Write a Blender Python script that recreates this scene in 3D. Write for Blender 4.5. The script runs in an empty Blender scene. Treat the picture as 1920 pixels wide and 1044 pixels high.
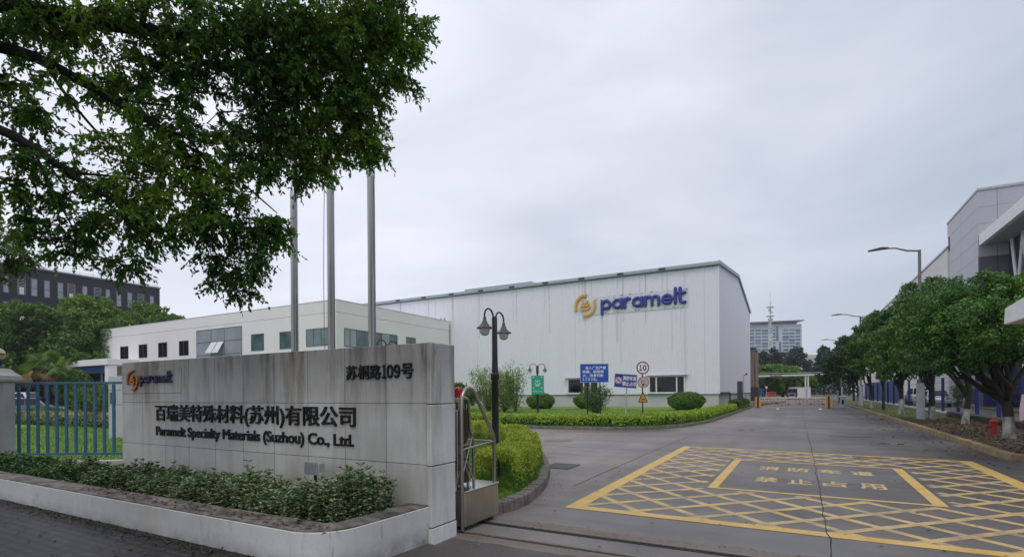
import bpy, bmesh, math, random
import numpy as np
from mathutils import Vector, Matrix
C = bpy.context.scene.collection
R = math.radians
# ------------------------------------------------------------------ camera, sky, sun, exposure
F, PX, PY, W_IMG, EYE = 977.0, 960.0, 735.4, 1920.0, 1.6
PSI = math.atan(538 / F); RHO = R(0.469)
cps, sps = math.cos(PSI), math.sin(PSI)
cam = bpy.data.cameras.new('camera'); camo = bpy.data.objects.new('camera', cam); C.objects.link(camo)
cam.sensor_width = 36; cam.lens = 36 * F / W_IMG; cam.shift_y = (PY - 522) / W_IMG
cam.clip_start = 0.05; cam.clip_end = 3000
fw = Vector((-sps, cps, 0)); rv = Vector((cps, sps, 0)); up = Vector((0, 0, 1))
cx_ = rv * math.cos(RHO) - up * math.sin(RHO); cy_ = rv * math.sin(RHO) + up * math.cos(RHO)
M = Matrix((cx_, cy_, -fw)).transposed().to_4x4(); M.translation = (0, 0, EYE); camo.matrix_world = M
bpy.context.scene.camera = camo

SUN_EL, SUN_AZ = R(58), R(152)          # high, behind the camera (azimuth from +Y clockwise)
sun = bpy.data.lights.new('sun', 'SUN'); sun.energy = 0.9; sun.angle = R(25); sun.color = (1.0, 0.96, 0.9)
so = bpy.data.objects.new('sun', sun); C.objects.link(so)
sdir = Vector((math.sin(SUN_AZ) * math.cos(SUN_EL), math.cos(SUN_AZ) * math.cos(SUN_EL), math.sin(SUN_EL)))
so.rotation_euler = sdir.to_track_quat('Z', 'Y').to_euler()

wd = bpy.data.worlds.new('World'); bpy.context.scene.world = wd; wd.use_nodes = True
wt = wd.node_tree; wt.nodes.clear()
def wn(t, **k):
    n = wt.nodes.new(t)
    for a, b in k.items(): setattr(n, a, b)
    return n
wl = wt.links.new
sky = wn('ShaderNodeTexSky', sky_type='NISHITA', sun_disc=False, sun_elevation=SUN_EL, sun_rotation=SUN_AZ)
bg1 = wn('ShaderNodeBackground'); bg1.inputs[1].default_value = 0.1; wl(sky.outputs[0], bg1.inputs[0])
tc = wn('ShaderNodeTexCoord'); mp = wn('ShaderNodeMapping'); mp.inputs['Scale'].default_value = (1, 1, 2.6)
mp.inputs['Location'].default_value = (1.7, .4, .2)
wl(tc.outputs['Generated'], mp.inputs[0])
nz = wn('ShaderNodeTexNoise'); nz.inputs['Scale'].default_value = 2.1; nz.inputs['Detail'].default_value = 6; nz.inputs['Roughness'].default_value = .5
nz.inputs['Distortion'].default_value = .5
wl(mp.outputs[0], nz.inputs['Vector'])
sep = wn('ShaderNodeSeparateXYZ'); wl(tc.outputs['Generated'], sep.inputs[0])
def wm(op, a, b=None):
    n = wn('ShaderNodeMath', operation=op)
    for i, q in enumerate((a, b)):
        if q is None: continue
        if isinstance(q, (int, float)): n.inputs[i].default_value = q
        else: wl(q, n.inputs[i])
    return n.outputs[0]
g = wm('ADD', wm('MULTIPLY', sep.outputs[0], -0.72), wm('MULTIPLY', sep.outputs[2], 0.42))   # lighter towards the west and overhead
g = wm('ADD', g, wm('MULTIPLY', wm('SUBTRACT', nz.outputs['Fac'], 0.5), 1.15)); g = wm('ADD', g, 0.19)
rmp = wn('ShaderNodeValToRGB'); wl(g, rmp.inputs[0])
rmp.color_ramp.elements[0].position = 0; rmp.color_ramp.elements[0].color = (.42, .475, .57, 1)
rmp.color_ramp.elements[1].position = 1; rmp.color_ramp.elements[1].color = (.84, .855, .955, 1)
e = rmp.color_ramp.elements.new(.5); e.color = (.62, .655, .745, 1)
bg2 = wn('ShaderNodeBackground'); bg2.inputs[1].default_value = 1.0; wl(rmp.outputs[0], bg2.inputs[0])
mx = wn('ShaderNodeMixShader'); mx.inputs[0].default_value = .93; wl(bg1.outputs[0], mx.inputs[1]); wl(bg2.outputs[0], mx.inputs[2])
wo = wn('ShaderNodeOutputWorld'); wl(mx.outputs[0], wo.inputs[0])
vs = bpy.context.scene.view_settings
vs.view_transform = 'Standard'; vs.look = 'None'; vs.exposure = 0.27; vs.gamma = 1.0; vs.use_curve_mapping = False
cyc = bpy.context.scene.cycles
cyc.max_bounces = 8; cyc.diffuse_bounces = 4; cyc.transparent_max_bounces = 8; cyc.use_denoising = True

# ------------------------------------------------------------------ measuring helpers (photo sight lines to metres)
def ray(u, v):
    a = (u - PX) / F; b = (v - PY) / F
    r = a * math.cos(RHO) - b * math.sin(RHO); d = b * math.cos(RHO) + a * math.sin(RHO)
    return Vector((r * cps - sps, r * sps + cps, -d))
def at(u, v, d): return Vector((0, 0, EYE)) + ray(u, v) * d
def on_z(u, v, z=0.0): q = ray(u, v); return Vector((0, 0, EYE)) + q * ((z - EYE) / q.z)
def on_y(u, v, Y): q = ray(u, v); return Vector((0, 0, EYE)) + q * (Y / q.y)
def on_x(u, v, X): q = ray(u, v); return Vector((0, 0, EYE)) + q * (X / q.x)
def proj(p):
    dep = -sps * p[0] + cps * p[1]; r = cps * p[0] + sps * p[1]
    return (PX + F * r / max(dep, 1e-6), PY + F * (EYE - p[2]) / max(dep, 1e-6), dep)

# ------------------------------------------------------------------ materials
MATS = {}
def nd(nt, t, **k):
    n = nt.nodes.new(t)
    for a, b in k.items(): setattr(n, a, b)
    return n
def mat(name, col, rough=.6, var=.12, scale=3.0, grain=0.0, gscale=80., bump=0.0, bscale=40., metal=0.0, spec=.5, stretch=(1, 1, 1), col2=None, emit=None, coat=0.0):
    if name in MATS: return MATS[name]
    m = bpy.data.materials.new(name); MATS[name] = m; m.use_nodes = True; nt = m.node_tree; L = nt.links.new
    b = nt.nodes['Principled BSDF']
    b.inputs['Roughness'].default_value = rough; b.inputs['Metallic'].default_value = metal
    b.inputs['Specular IOR Level'].default_value = spec; b.inputs['Coat Weight'].default_value = coat
    geo = nd(nt, 'ShaderNodeNewGeometry'); mpn = nd(nt, 'ShaderNodeMapping'); mpn.inputs['Scale'].default_value = stretch
    L(geo.outputs['Position'], mpn.inputs[0])
    n1 = nd(nt, 'ShaderNodeTexNoise'); n1.inputs['Scale'].default_value = scale; n1.inputs['Detail'].default_value = 6; n1.inputs['Roughness'].default_value = .6
    L(mpn.outputs[0], n1.inputs['Vector'])
    r = nd(nt, 'ShaderNodeValToRGB'); L(n1.outputs['Fac'], r.inputs[0])
    c2 = col2 or tuple(min(1, c * (1 + var)) for c in col); c1 = tuple(c * (1 - var) for c in col) if col2 is None else col
    r.color_ramp.elements[0].position = .3; r.color_ramp.elements[0].color = (*c1, 1)
    r.color_ramp.elements[1].position = .7; r.color_ramp.elements[1].color = (*c2, 1)
    out = r.outputs[0]
    if grain:
        n2 = nd(nt, 'ShaderNodeTexNoise'); n2.inputs['Scale'].default_value = gscale; n2.inputs['Detail'].default_value = 3
        L(geo.outputs['Position'], n2.inputs['Vector'])
        mr = nd(nt, 'ShaderNodeMapRange'); mr.inputs[1].default_value = .25; mr.inputs[2].default_value = .75; mr.inputs[3].default_value = 1 - grain; mr.inputs[4].default_value = 1 + grain
        L(n2.outputs['Fac'], mr.inputs[0])
        vm = nd(nt, 'ShaderNodeVectorMath', operation='SCALE'); L(out, vm.inputs[0]); L(mr.outputs[0], vm.inputs['Scale']); out = vm.outputs[0]
    L(out, b.inputs['Base Color'])
    if bump:
        n3 = nd(nt, 'ShaderNodeTexNoise'); n3.inputs['Scale'].default_value = bscale; n3.inputs['Detail'].default_value = 4
        L(mpn.outputs[0], n3.inputs['Vector'])
        bp = nd(nt, 'ShaderNodeBump'); bp.inputs['Strength'].default_value = bump; bp.inputs['Distance'].default_value = .02
        L(n3.outputs['Fac'], bp.inputs['Height']); L(bp.outputs[0], b.inputs['Normal'])
    return m
def leafmat(name, c1, c2, c3, rough=.45, trans=.25, hue=.6, margin=None, spec=.4):
    if name in MATS: return MATS[name]
    m = bpy.data.materials.new(name); MATS[name] = m; m.use_nodes = True; nt = m.node_tree; L = nt.links.new
    b = nt.nodes['Principled BSDF']; b.inputs['Roughness'].default_value = rough; b.inputs['Specular IOR Level'].default_value = spec
    geo = nd(nt, 'ShaderNodeNewGeometry')
    n1 = nd(nt, 'ShaderNodeTexNoise'); n1.inputs['Scale'].default_value = hue; n1.inputs['Detail'].default_value = 2
    L(geo.outputs['Position'], n1.inputs['Vector'])
    mr = nd(nt, 'ShaderNodeMapRange'); mr.inputs[1].default_value = .3; mr.inputs[2].default_value = .7; mr.inputs[3].default_value = 0; mr.inputs[4].default_value = .6
    L(n1.outputs['Fac'], mr.inputs[0])
    ma = nd(nt, 'ShaderNodeMath', operation='MULTIPLY_ADD'); L(geo.outputs['Random Per Island'], ma.inputs[0]); ma.inputs[1].default_value = .4; L(mr.outputs[0], ma.inputs[2])
    r = nd(nt, 'ShaderNodeValToRGB'); L(ma.outputs[0], r.inputs[0])
    r.color_ramp.elements[0].position = 0; r.color_ramp.elements[0].color = (*c1, 1)
    r.color_ramp.elements[1].position = 1; r.color_ramp.elements[1].color = (*c3, 1)
    q = r.color_ramp.elements.new(.5); q.color = (*c2, 1)
    out = r.outputs[0]
    if margin:
        uv = nd(nt, 'ShaderNodeUVMap'); sp = nd(nt, 'ShaderNodeSeparateXYZ'); L(uv.outputs[0], sp.inputs[0])
        gt = nd(nt, 'ShaderNodeMapRange'); gt.inputs[1].default_value = .30; gt.inputs[2].default_value = .65; L(sp.outputs[0], gt.inputs[0])
        mxn = nd(nt, 'ShaderNodeMix', data_type='RGBA'); L(gt.outputs[0], mxn.inputs[0]); L(out, mxn.inputs[6]); mxn.inputs[7].default_value = (*margin, 1); out = mxn.outputs[2]
    L(out, b.inputs['Base Color'])
    tr = nd(nt, 'ShaderNodeBsdfTranslucent'); L(out, tr.inputs[0])
    ms = nd(nt, 'ShaderNodeMixShader'); ms.inputs[0].default_value = trans
    L(b.outputs[0], ms.inputs[1]); L(tr.outputs[0], ms.inputs[2]); L(ms.outputs[0], nt.nodes['Material Output'].inputs[0])
    return m

# ------------------------------------------------------------------ object helpers
def tag(o, label=None, cat=None, group=None, kind=None):
    if label: o['label'] = label
    if cat: o['category'] = cat
    if group: o['group'] = group
    if kind: o['kind'] = kind
    return o
def thing(name, label, cat, loc=(0, 0, 0), rz=0.0, group=None):
    o = bpy.data.objects.new(name, None); o.empty_display_size = .2; C.objects.link(o)
    o.location = loc; o.rotation_euler = (0, 0, rz)
    return tag(o, label, cat, group)
def link(name, me, mats, parent=None, world=True):
    for m in (mats if isinstance(mats, (list, tuple)) else [mats]): me.materials.append(m)
    o = bpy.data.objects.new(name, me); C.objects.link(o)
    if parent is not None:
        o.parent = parent
        if world:
            r = parent
            off = Vector((0, 0, 0))
            while r is not None:
                off += r.location; r = r.parent
            if parent.type == 'EMPTY': o.matrix_parent_inverse = Matrix.Translation(-off)
    return o
def dup_tree(root, loc=None, rz=None, label=None, group=None):
    r = root.copy(); C.objects.link(r)
    if loc is not None: r.location = loc
    if rz is not None: r.rotation_euler = (0, 0, rz)
    if label: r['label'] = label
    if group: r['group'] = group
    for ch in list(root.children):
        c = ch.copy(); C.objects.link(c); c.parent = r
        for gch in list(ch.children):
            d = gch.copy(); C.objects.link(d); d.parent = c
    return r
class MB:
    def __init__(s): s.v = []; s.f = []; s.m = []
    def add(s, vs, fs, mi=0):
        n = len(s.v); s.v += [tuple(p) for p in vs]; s.f += [tuple(i + n for i in f) for f in fs]; s.m += [mi] * len(fs); return s
    def bx(s, x0, x1, y0, y1, z0, z1, mi=0):
        return s.add([(x0, y0, z0), (x1, y0, z0), (x1, y1, z0), (x0, y1, z0), (x0, y0, z1), (x1, y0, z1), (x1, y1, z1), (x0, y1, z1)],
                     [(0, 3, 2, 1), (4, 5, 6, 7), (0, 1, 5, 4), (1, 2, 6, 5), (2, 3, 7, 6), (3, 0, 4, 7)], mi)
    def obx(s, c, ax, hx, hy, hz, mi=0):      # oriented about z: ax = unit x direction; c centre; half sizes
        ax = Vector((ax[0], ax[1], 0)).normalized(); ay = Vector((-ax.y, ax.x, 0)); c = Vector(c); P = []
        for dz in (-hz, hz):
            for a, b in ((-hx, -hy), (hx, -hy), (hx, hy), (-hx, hy)): P.append(c + ax * a + ay * b + Vector((0, 0, dz)))
        return s.add(P, [(0, 3, 2, 1), (4, 5, 6, 7), (0, 1, 5, 4), (1, 2, 6, 5), (2, 3, 7, 6), (3, 0, 4, 7)], mi)
    def tube(s, pts, r, n=8, mi=0, caps=True):
        pts = [Vector(p) for p in pts]; k = len(pts); rs = list(r) if hasattr(r, '__len__') else [r] * k
        T = [((pts[min(i + 1, k - 1)] - pts[max(i - 1, 0)])).normalized() for i in range(k)]
        a = Vector((0, 0, 1)) if abs(T[0].z) < .9 else Vector((1, 0, 0)); nn = T[0].cross(a).normalized(); vs = []
        for i in range(k):
            nn = (nn - T[i] * nn.dot(T[i])).normalized(); bb = T[i].cross(nn)
            for j in range(n):
                t = 2 * math.pi * j / n; vs.append(pts[i] + (nn * math.cos(t) + bb * math.sin(t)) * rs[i])
        fs = [(i * n + j, i * n + (j + 1) % n, (i + 1) * n + (j + 1) % n, (i + 1) * n + j) for i in range(k - 1) for j in range(n)]
        if caps: fs += [tuple(range(n - 1, -1, -1)), tuple((k - 1) * n + j for j in range(n))]
        return s.add(vs, fs, mi)
    def lathe(s, prof, c, n=16, mi=0):
        c = Vector(c); vs = []; k = len(prof)
        for r, z in prof:
            for j in range(n):
                t = 2 * math.pi * j / n; vs.append(c + Vector((r * math.cos(t), r * math.sin(t), z)))
        fs = [(i * n + j, i * n + (j + 1) % n, (i + 1) * n + (j + 1) % n, (i + 1) * n + j) for i in range(k - 1) for j in range(n)]
        fs += [tuple(range(n - 1, -1, -1)), tuple((k - 1) * n + j for j in range(n))]
        return s.add(vs, fs, mi)
    def sphere(s, c, r, n=14, m=8, mi=0, sq=(1, 1, 1)):
        P = [(max(1e-3, math.sin(math.pi * i / m)), -math.cos(math.pi * i / m)) for i in range(m + 1)]; k = len(s.v)
        s.lathe([(a * r, b * r) for a, b in P], (0, 0, 0), n, mi)
        for i in range(k, len(s.v)): p = s.v[i]; s.v[i] = (c[0] + p[0] * sq[0], c[1] + p[1] * sq[1], c[2] + p[2] * sq[2])
        return s
    def prism(s, poly, ext, mi=0):            # poly: list of 3d points (one plane), ext: vector
        n = len(poly); e = Vector(ext); P = [Vector(p) for p in poly]
        return s.add(P + [p + e for p in P], [tuple(range(n - 1, -1, -1)), tuple(range(n, 2 * n))] + [(i, (i + 1) % n, n + (i + 1) % n, n + i) for i in range(n)], mi)
    def poly(s, P, mi=0): return s.add(P, [tuple(range(len(P)))], mi)
    def build(s, name, mats, parent=None, smooth=None, bevel=0, world=True, seg=1):
        me = bpy.data.meshes.new(name); me.from_pydata(s.v, [], s.f)
        me.polygons.foreach_set('material_index', s.m)
        bm = bmesh.new(); bm.from_mesh(me)
        bmesh.ops.recalc_face_normals(bm, faces=bm.faces)
        if bevel: bmesh.ops.bevel(bm, geom=list(bm.edges), offset=bevel, segments=seg, affect='EDGES', profile=.5)
        bm.to_mesh(me); bm.free()
        if smooth:
            me.polygons.foreach_set('use_smooth', [True] * len(me.polygons)); me.set_sharp_from_angle(angle=R(smooth))
        me.update()
        return link(name, me, mats, parent, world)
def struct(o): o['kind'] = 'structure'; return o
def sheet(name, poly, m, z=None):
    b = MB(); b.poly([(p[0], p[1], p[2] if z is None else z) for p in poly]); o = b.build(name, m)
    if o.data.polygons[0].normal.z < 0: o.data.flip_normals()
    return struct(o)

def np_mesh(name, verts, quads, mats, uv=None, parent=None, world=True):
    me = bpy.data.meshes.new(name); nv, nf = len(verts), len(quads)
    me.vertices.add(nv); me.vertices.foreach_set('co', np.ascontiguousarray(verts, dtype=np.float32).ravel())
    me.loops.add(nf * 4); me.loops.foreach_set('vertex_index', np.ascontiguousarray(quads, dtype=np.int32).ravel())
    me.polygons.add(nf); me.polygons.foreach_set('loop_start', np.arange(0, nf * 4, 4, dtype=np.int32))
    if uv is not None:
        l = me.uv_layers.new(name='UVMap'); l.data.foreach_set('uv', np.ascontiguousarray(uv, dtype=np.float32).ravel())
    me.update(calc_edges=True)
    return link(name, me, mats, parent, world)
def unit(a): return a / np.maximum(np.linalg.norm(a, axis=1, keepdims=True), 1e-9)
def leaf_mesh(name, pos, ax, nor, Ln, Wd, m, parent=None, fold=.25, simple=False, uv=False, world=True, curl=.12):
    ax = unit(ax); side = unit(np.cross(ax, nor)); nr = np.cross(side, ax); L = Ln[:, None]; W = Wd[:, None]; n = len(pos)
    if simple:
        V = np.stack([pos, pos + ax * L * .45 + side * W * .5 + nr * W * fold, pos + ax * L, pos + ax * L * .45 - side * W * .5 + nr * W * fold], 1).reshape(-1, 3)
        Q = np.arange(n * 4).reshape(n, 4)
        return np_mesh(name, V, Q, m, parent=parent, world=world)
    dn = -nr * L * curl
    p0 = pos; p5 = pos + ax * L + dn
    V = np.stack([p0, pos + ax * L * .28 + side * W * .46 + nr * W * fold, pos + ax * L * .68 + side * W * .40 + nr * W * fold + dn * .4, p5,
                  pos + ax * L * .68 - side * W * .40 + nr * W * fold + dn * .4, pos + ax * L * .28 - side * W * .46 + nr * W * fold], 1).reshape(-1, 3)
    b = (np.arange(n) * 6)[:, None]
    Q = np.concatenate([b + np.array([[0, 1, 2, 3]]), b + np.array([[0, 3, 4, 5]])], 1).reshape(-1, 4)
    U = None
    if uv: U = np.tile(np.array([[0, 0], [1, .3], [1, .7], [.6, 1], [0, 0], [.6, 1], [1, .7], [1, .3]], dtype=np.float32), (n, 1))
    return np_mesh(name, V, Q, m, uv=U, parent=parent, world=world)
def rdir(rng, n): return unit(rng.normal(size=(n, 3)))
def puff_leaves(rng, clumps, n, puff=(.32, .5), npuff=22, up=.25):
    """leaves on small puffs spread over ellipsoid clumps -> pos, ax, nor"""
    area = np.array([c[1][0] * c[1][2] + c[1][1] * c[1][2] + c[1][0] * c[1][1] for c in clumps]); cnt = np.maximum(40, n * area / area.sum()).astype(int)
    P, A, N = [], [], []
    for (c, r), k in zip(clumps, cnt):
        c = np.array(c); r = np.array(r); d = rdir(rng, npuff); d[:, 2] += up * .5; d = unit(d)
        pc = c + d * r * rng.uniform(.5, 1.02, (npuff, 1)); pr = rng.uniform(*puff, npuff) * r.mean() * rng.uniform(.6, 1.05, npuff)
        i = rng.integers(0, npuff, k); e = rdir(rng, k); e[:, 2] += up; e = unit(e)
        sq = np.array([1, 1, .8])
        P.append(pc[i] + e * sq * (pr[i] * rng.uniform(.15, 1, k) ** .45)[:, None]); N.append(unit(e + rng.normal(size=(k, 3)) * .55))
        a = np.cross(N[-1], rdir(rng, k)); a[:, 2] -= .25; A.append(a)
    return np.concatenate(P), np.concatenate(A), np.concatenate(N)
def limb_pts(rng, a, b, k=6, wob=.08, sag=0.0):
    a = Vector(a); b = Vector(b); L = (b - a).length; out = []
    for i in range(k + 1):
        t = i / k; p = a.lerp(b, t)
        if 0 < i < k: p += Vector(rng.normal(size=3)) * wob * L * .5
        p.z += sag * L * math.sin(math.pi * t); out.append(p)
    return out

# lettering -----------------------------------------------------------------
def text_data(s, offset=0.0, extrude=0.0, spacing=1.0):
    cu = bpy.data.curves.new('lettering', 'FONT'); cu.body = s; cu.bevel_depth = offset; cu.bevel_resolution = 0; cu.extrude = extrude; cu.space_character = spacing; cu.resolution_u = 4
    o = bpy.data.objects.new('lettering', cu); C.objects.link(o)
    dg = bpy.context.evaluated_depsgraph_get(); me = bpy.data.meshes.new_from_object(o.evaluated_get(dg))
    bpy.data.objects.remove(o); bpy.data.curves.remove(cu); me.materials.clear()
    return me
def lettering(s, o, xd, ud, w, h, depth, m, parent=None, name='lettering', offset=0.0, spacing=1.0, label=None, keep_h=None):
    """text fitted in a w x h box whose lower left is o; raised by depth along xd x ud"""
    me = text_data(s, offset, .5, spacing); n = len(me.vertices); co = np.zeros(n * 3, dtype=np.float32); me.vertices.foreach_get('co', co); co = co.reshape(-1, 3)
    lo, hi = co.min(0), co.max(0); q = (co - lo) / np.maximum(hi - lo, 1e-6)
    xd = Vector(xd).normalized(); ud = Vector(ud).normalized(); nn = xd.cross(ud)
    P = np.array(o)[None] + q[:, :1] * np.array(xd)[None] * w + q[:, 1:2] * np.array(ud)[None] * h + q[:, 2:] * np.array(nn)[None] * depth
    me.vertices.foreach_set('co', P.astype(np.float32).ravel()); me.update(); me.name = name
    ob = link(name, me, m, parent)
    if label: ob['label'] = label
    return ob
rng = np.random.default_rng(7); random.seed(7)

# ------------------------------------------------------------------ palette
def road_mat():
    m = bpy.data.materials.new('worn_concrete_road'); m.use_nodes = True; nt = m.node_tree; L = nt.links.new; b = nt.nodes['Principled BSDF']
    geo = nd(nt, 'ShaderNodeNewGeometry')
    def noise(sc, st, det=5, ro=.6, off=(0, 0, 0), dist=0):
        p = nd(nt, 'ShaderNodeMapping'); p.inputs['Scale'].default_value = st; p.inputs['Location'].default_value = off; L(geo.outputs['Position'], p.inputs[0])
        n = nd(nt, 'ShaderNodeTexNoise'); n.inputs['Scale'].default_value = sc; n.inputs['Detail'].default_value = det; n.inputs['Roughness'].default_value = ro; n.inputs['Distortion'].default_value = dist
        L(p.outputs[0], n.inputs['Vector']); return n.outputs['Fac']
    def rng_(x, a, c, lo, hi):
        n = nd(nt, 'ShaderNodeMapRange'); n.inputs[1].default_value = a; n.inputs[2].default_value = c; n.inputs[3].default_value = lo; n.inputs[4].default_value = hi; L(x, n.inputs[0]); return n.outputs[0]
    def mul(x, y):
        n = nd(nt, 'ShaderNodeMath', operation='MULTIPLY'); L(x, n.inputs[0]); L(y, n.inputs[1]); return n.outputs[0]
    big = noise(.22, (1, 1, 1)); r = nd(nt, 'ShaderNodeValToRGB'); L(big, r.inputs[0])
    r.color_ramp.elements[0].position = .32; r.color_ramp.elements[0].color = (.172, .153, .142, 1)
    r.color_ramp.elements[1].position = .66; r.color_ramp.elements[1].color = (.272, .244, .226, 1)
    streak = rng_(noise(.55, (.22, 1.3, 1), 6, .65, (3, 1, 0)), .3, .7, .74, 1.18)
    tyre = rng_(noise(.9, (1.6, .05, 1), 3, .5, (4, 0, 0)), .35, .70, 1.06, .84); fine = rng_(noise(26, (1, 1, 1), 4, .7), .25, .75, .90, 1.10); speck = rng_(noise(140, (1, 1, 1), 2), .3, .7, .93, 1.07)
    blot = rng_(noise(1.3, (1, .8, 1), 5, .6, (9, 2, 0), .6), .56, .70, 1, .80)
    wet = rng_(noise(.33, (.7, 1, 1), 4, .55, (5.2, 3.1, 0), .4), .52, .64, 0, 1)
    wd_ = rng_(wet, 0, 1, 1, .76)
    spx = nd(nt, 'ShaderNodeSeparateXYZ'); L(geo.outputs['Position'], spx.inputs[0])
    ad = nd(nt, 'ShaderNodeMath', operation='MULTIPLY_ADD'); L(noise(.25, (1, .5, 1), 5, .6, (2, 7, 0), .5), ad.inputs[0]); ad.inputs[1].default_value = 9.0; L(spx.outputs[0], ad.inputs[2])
    darken_x = rng_(ad.outputs[0], .4, 7.0, 1.0, .46)  # base colour gets darker towards the right, broken up by noise
    k = mul(mul(mul(mul(mul(mul(streak, tyre), fine), speck), blot), wd_), darken_x)
    vm = nd(nt, 'ShaderNodeVectorMath', operation='SCALE'); L(r.outputs[0], vm.inputs[0]); L(k, vm.inputs['Scale']); L(vm.outputs[0], b.inputs['Base Color'])
    L(rng_(wet, 0, 1, .62, .34), b.inputs['Roughness']); b.inputs['Specular IOR Level'].default_value = .45
    bp = nd(nt, 'ShaderNodeBump'); bp.inputs['Strength'].default_value = .25; bp.inputs['Distance'].default_value = .006; L(noise(70, (1, 1, 1), 4, .7), bp.inputs['Height']); L(bp.outputs[0], b.inputs['Normal'])
    return m
def slab_wall_mat(name, base, joint_x=None, joint_z=(), axis=0, x0=0, step=.633, streak=1.0, dirty_top=2.1, foot=None):
    """stone cladding with joints at real spacing, rain streaks and blotches"""
    m = bpy.data.materials.new(name); m.use_nodes = True; nt = m.node_tree; L = nt.links.new; b = nt.nodes['Principled BSDF']; b.inputs['Roughness'].default_value = .62
    geo = nd(nt, 'ShaderNodeNewGeometry'); sp = nd(nt, 'ShaderNodeSeparateXYZ'); L(geo.outputs['Position'], sp.inputs[0])
    def mth(op, a, c=None, d=None):
        n = nd(nt, 'ShaderNodeMath', operation=op)
        for i, q in enumerate((a, c, d)):
            if q is None: continue
            if isinstance(q, (int, float)): n.inputs[i].default_value = q
            else: L(q, n.inputs[i])
        return n.outputs[0]
    def noise(sc, st, det=5, ro=.6):
        p = nd(nt, 'ShaderNodeMapping'); p.inputs['Scale'].default_value = st; L(geo.outputs['Position'], p.inputs[0])
        n = nd(nt, 'ShaderNodeTexNoise'); n.inputs['Scale'].default_value = sc; n.inputs['Detail'].default_value = det; n.inputs['Roughness'].default_value = ro; L(p.outputs[0], n.inputs['Vector']); return n.outputs['Fac']
    def mr(x, a, c, lo, hi):
        n = nd(nt, 'ShaderNodeMapRange'); n.inputs[1].default_value = a; n.inputs[2].default_value = c; n.inputs[3].default_value = lo; n.inputs[4].default_value = hi; L(x, n.inputs[0]); return n.outputs[0]
    blot = mr(noise(1.1, (1, 1, 1)), .3, .7, .84, 1.12); fine = mr(noise(35, (1, 1, 1), 4), .25, .75, .95, 1.05)
    st = mr(noise(1.7, (2.6, 2.6, .32), 6, .68), .47, .72, 0, 1)
    topw = mr(sp.outputs[2], dirty_top - .95, dirty_top, .25, 1.0)
    dirt = mth('MULTIPLY', mth('MULTIPLY', st, topw), .62 * streak)
    grime = mth('MULTIPLY', mr(noise(5, (1.4, 1.4, .5), 5, .7), .60, .68, 0, .5), mr(sp.outputs[2], dirty_top - .55, dirty_top, 0, 1))
    k = mth('MULTIPLY', mth('MULTIPLY', blot, fine), mth('SUBTRACT', 1.0, mth('MAXIMUM', dirt, grime)))
    if joint_x is not None: k = mth('MULTIPLY', k, mr(mth('ADD', sp.outputs[2], mth('MULTIPLY', noise(1.3, (1, 1, .6)), .8)), 1.70, 2.35, 1.0, .62))
    if foot:
        ft = mth('MULTIPLY', mr(noise(6, (1, 1, 1.5), 5, .7), .35, .65, .25, 1), mr(sp.outputs[2], foot - .10, foot + .12, .75, 0)); k = mth('MULTIPLY', k, mth('SUBTRACT', 1.0, ft))
        sc = mr(noise(3.2, (6, 6, .9), 5, .6), .66, .70, 0, .35); k = mth('MULTIPLY', k, mth('SUBTRACT', 1.0, sc))
    rust = mr(noise(2.1, (1.5, 1.5, .6), 4), .56, .74, 0, .5)
    rust = mth('MAXIMUM', rust, mth('MULTIPLY', dirt, 1.2))
    tile = None
    if joint_x is not None:
        ph = mth('DIVIDE', mth('SUBTRACT', sp.outputs[axis], x0), step); tile = mth('FLOOR', ph)
        fr = mth('SUBTRACT', ph, tile); dj = mth('MULTIPLY', mth('MINIMUM', fr, mth('SUBTRACT', 1.0, fr)), step)
        for z in joint_z: dj = mth('MINIMUM', dj, mth('ABSOLUTE', mth('SUBTRACT', sp.outputs[2], z)))
        jm = mr(dj, .002, .005, .30, 1.0); k = mth('MULTIPLY', k, jm)
        row = None
        for z in joint_z:
            s_ = mth('GREATER_THAN', sp.outputs[2], z); row = s_ if row is None else mth('ADD', row, s_)
        wnz = nd(nt, 'ShaderNodeTexWhiteNoise', noise_dimensions='2D'); cv = nd(nt, 'ShaderNodeCombineXYZ'); L(tile, cv.inputs[0])
        if row is not None: L(row, cv.inputs[1])
        L(cv.outputs[0], wnz.inputs['Vector']); k = mth('MULTIPLY', k, mr(wnz.outputs[0], 0, 1, .90, 1.06))
        bp = nd(nt, 'ShaderNodeBump'); bp.inputs['Strength'].default_value = .8; bp.inputs['Distance'].default_value = .006; L(jm, bp.inputs['Height']); L(bp.outputs[0], b.inputs['Normal'])
    mxn = nd(nt, 'ShaderNodeMix', data_type='RGBA'); L(rust, mxn.inputs[0]); mxn.inputs[6].default_value = (*base, 1); mxn.inputs[7].default_value = (base[0] * .93, base[1] * .83, base[2] * .68, 1)
    vm = nd(nt, 'ShaderNodeVectorMath', operation='SCALE'); L(mxn.outputs[2], vm.inputs[0]); L(k, vm.inputs['Scale']); L(vm.outputs[0], b.inputs['Base Color'])
    return m
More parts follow.
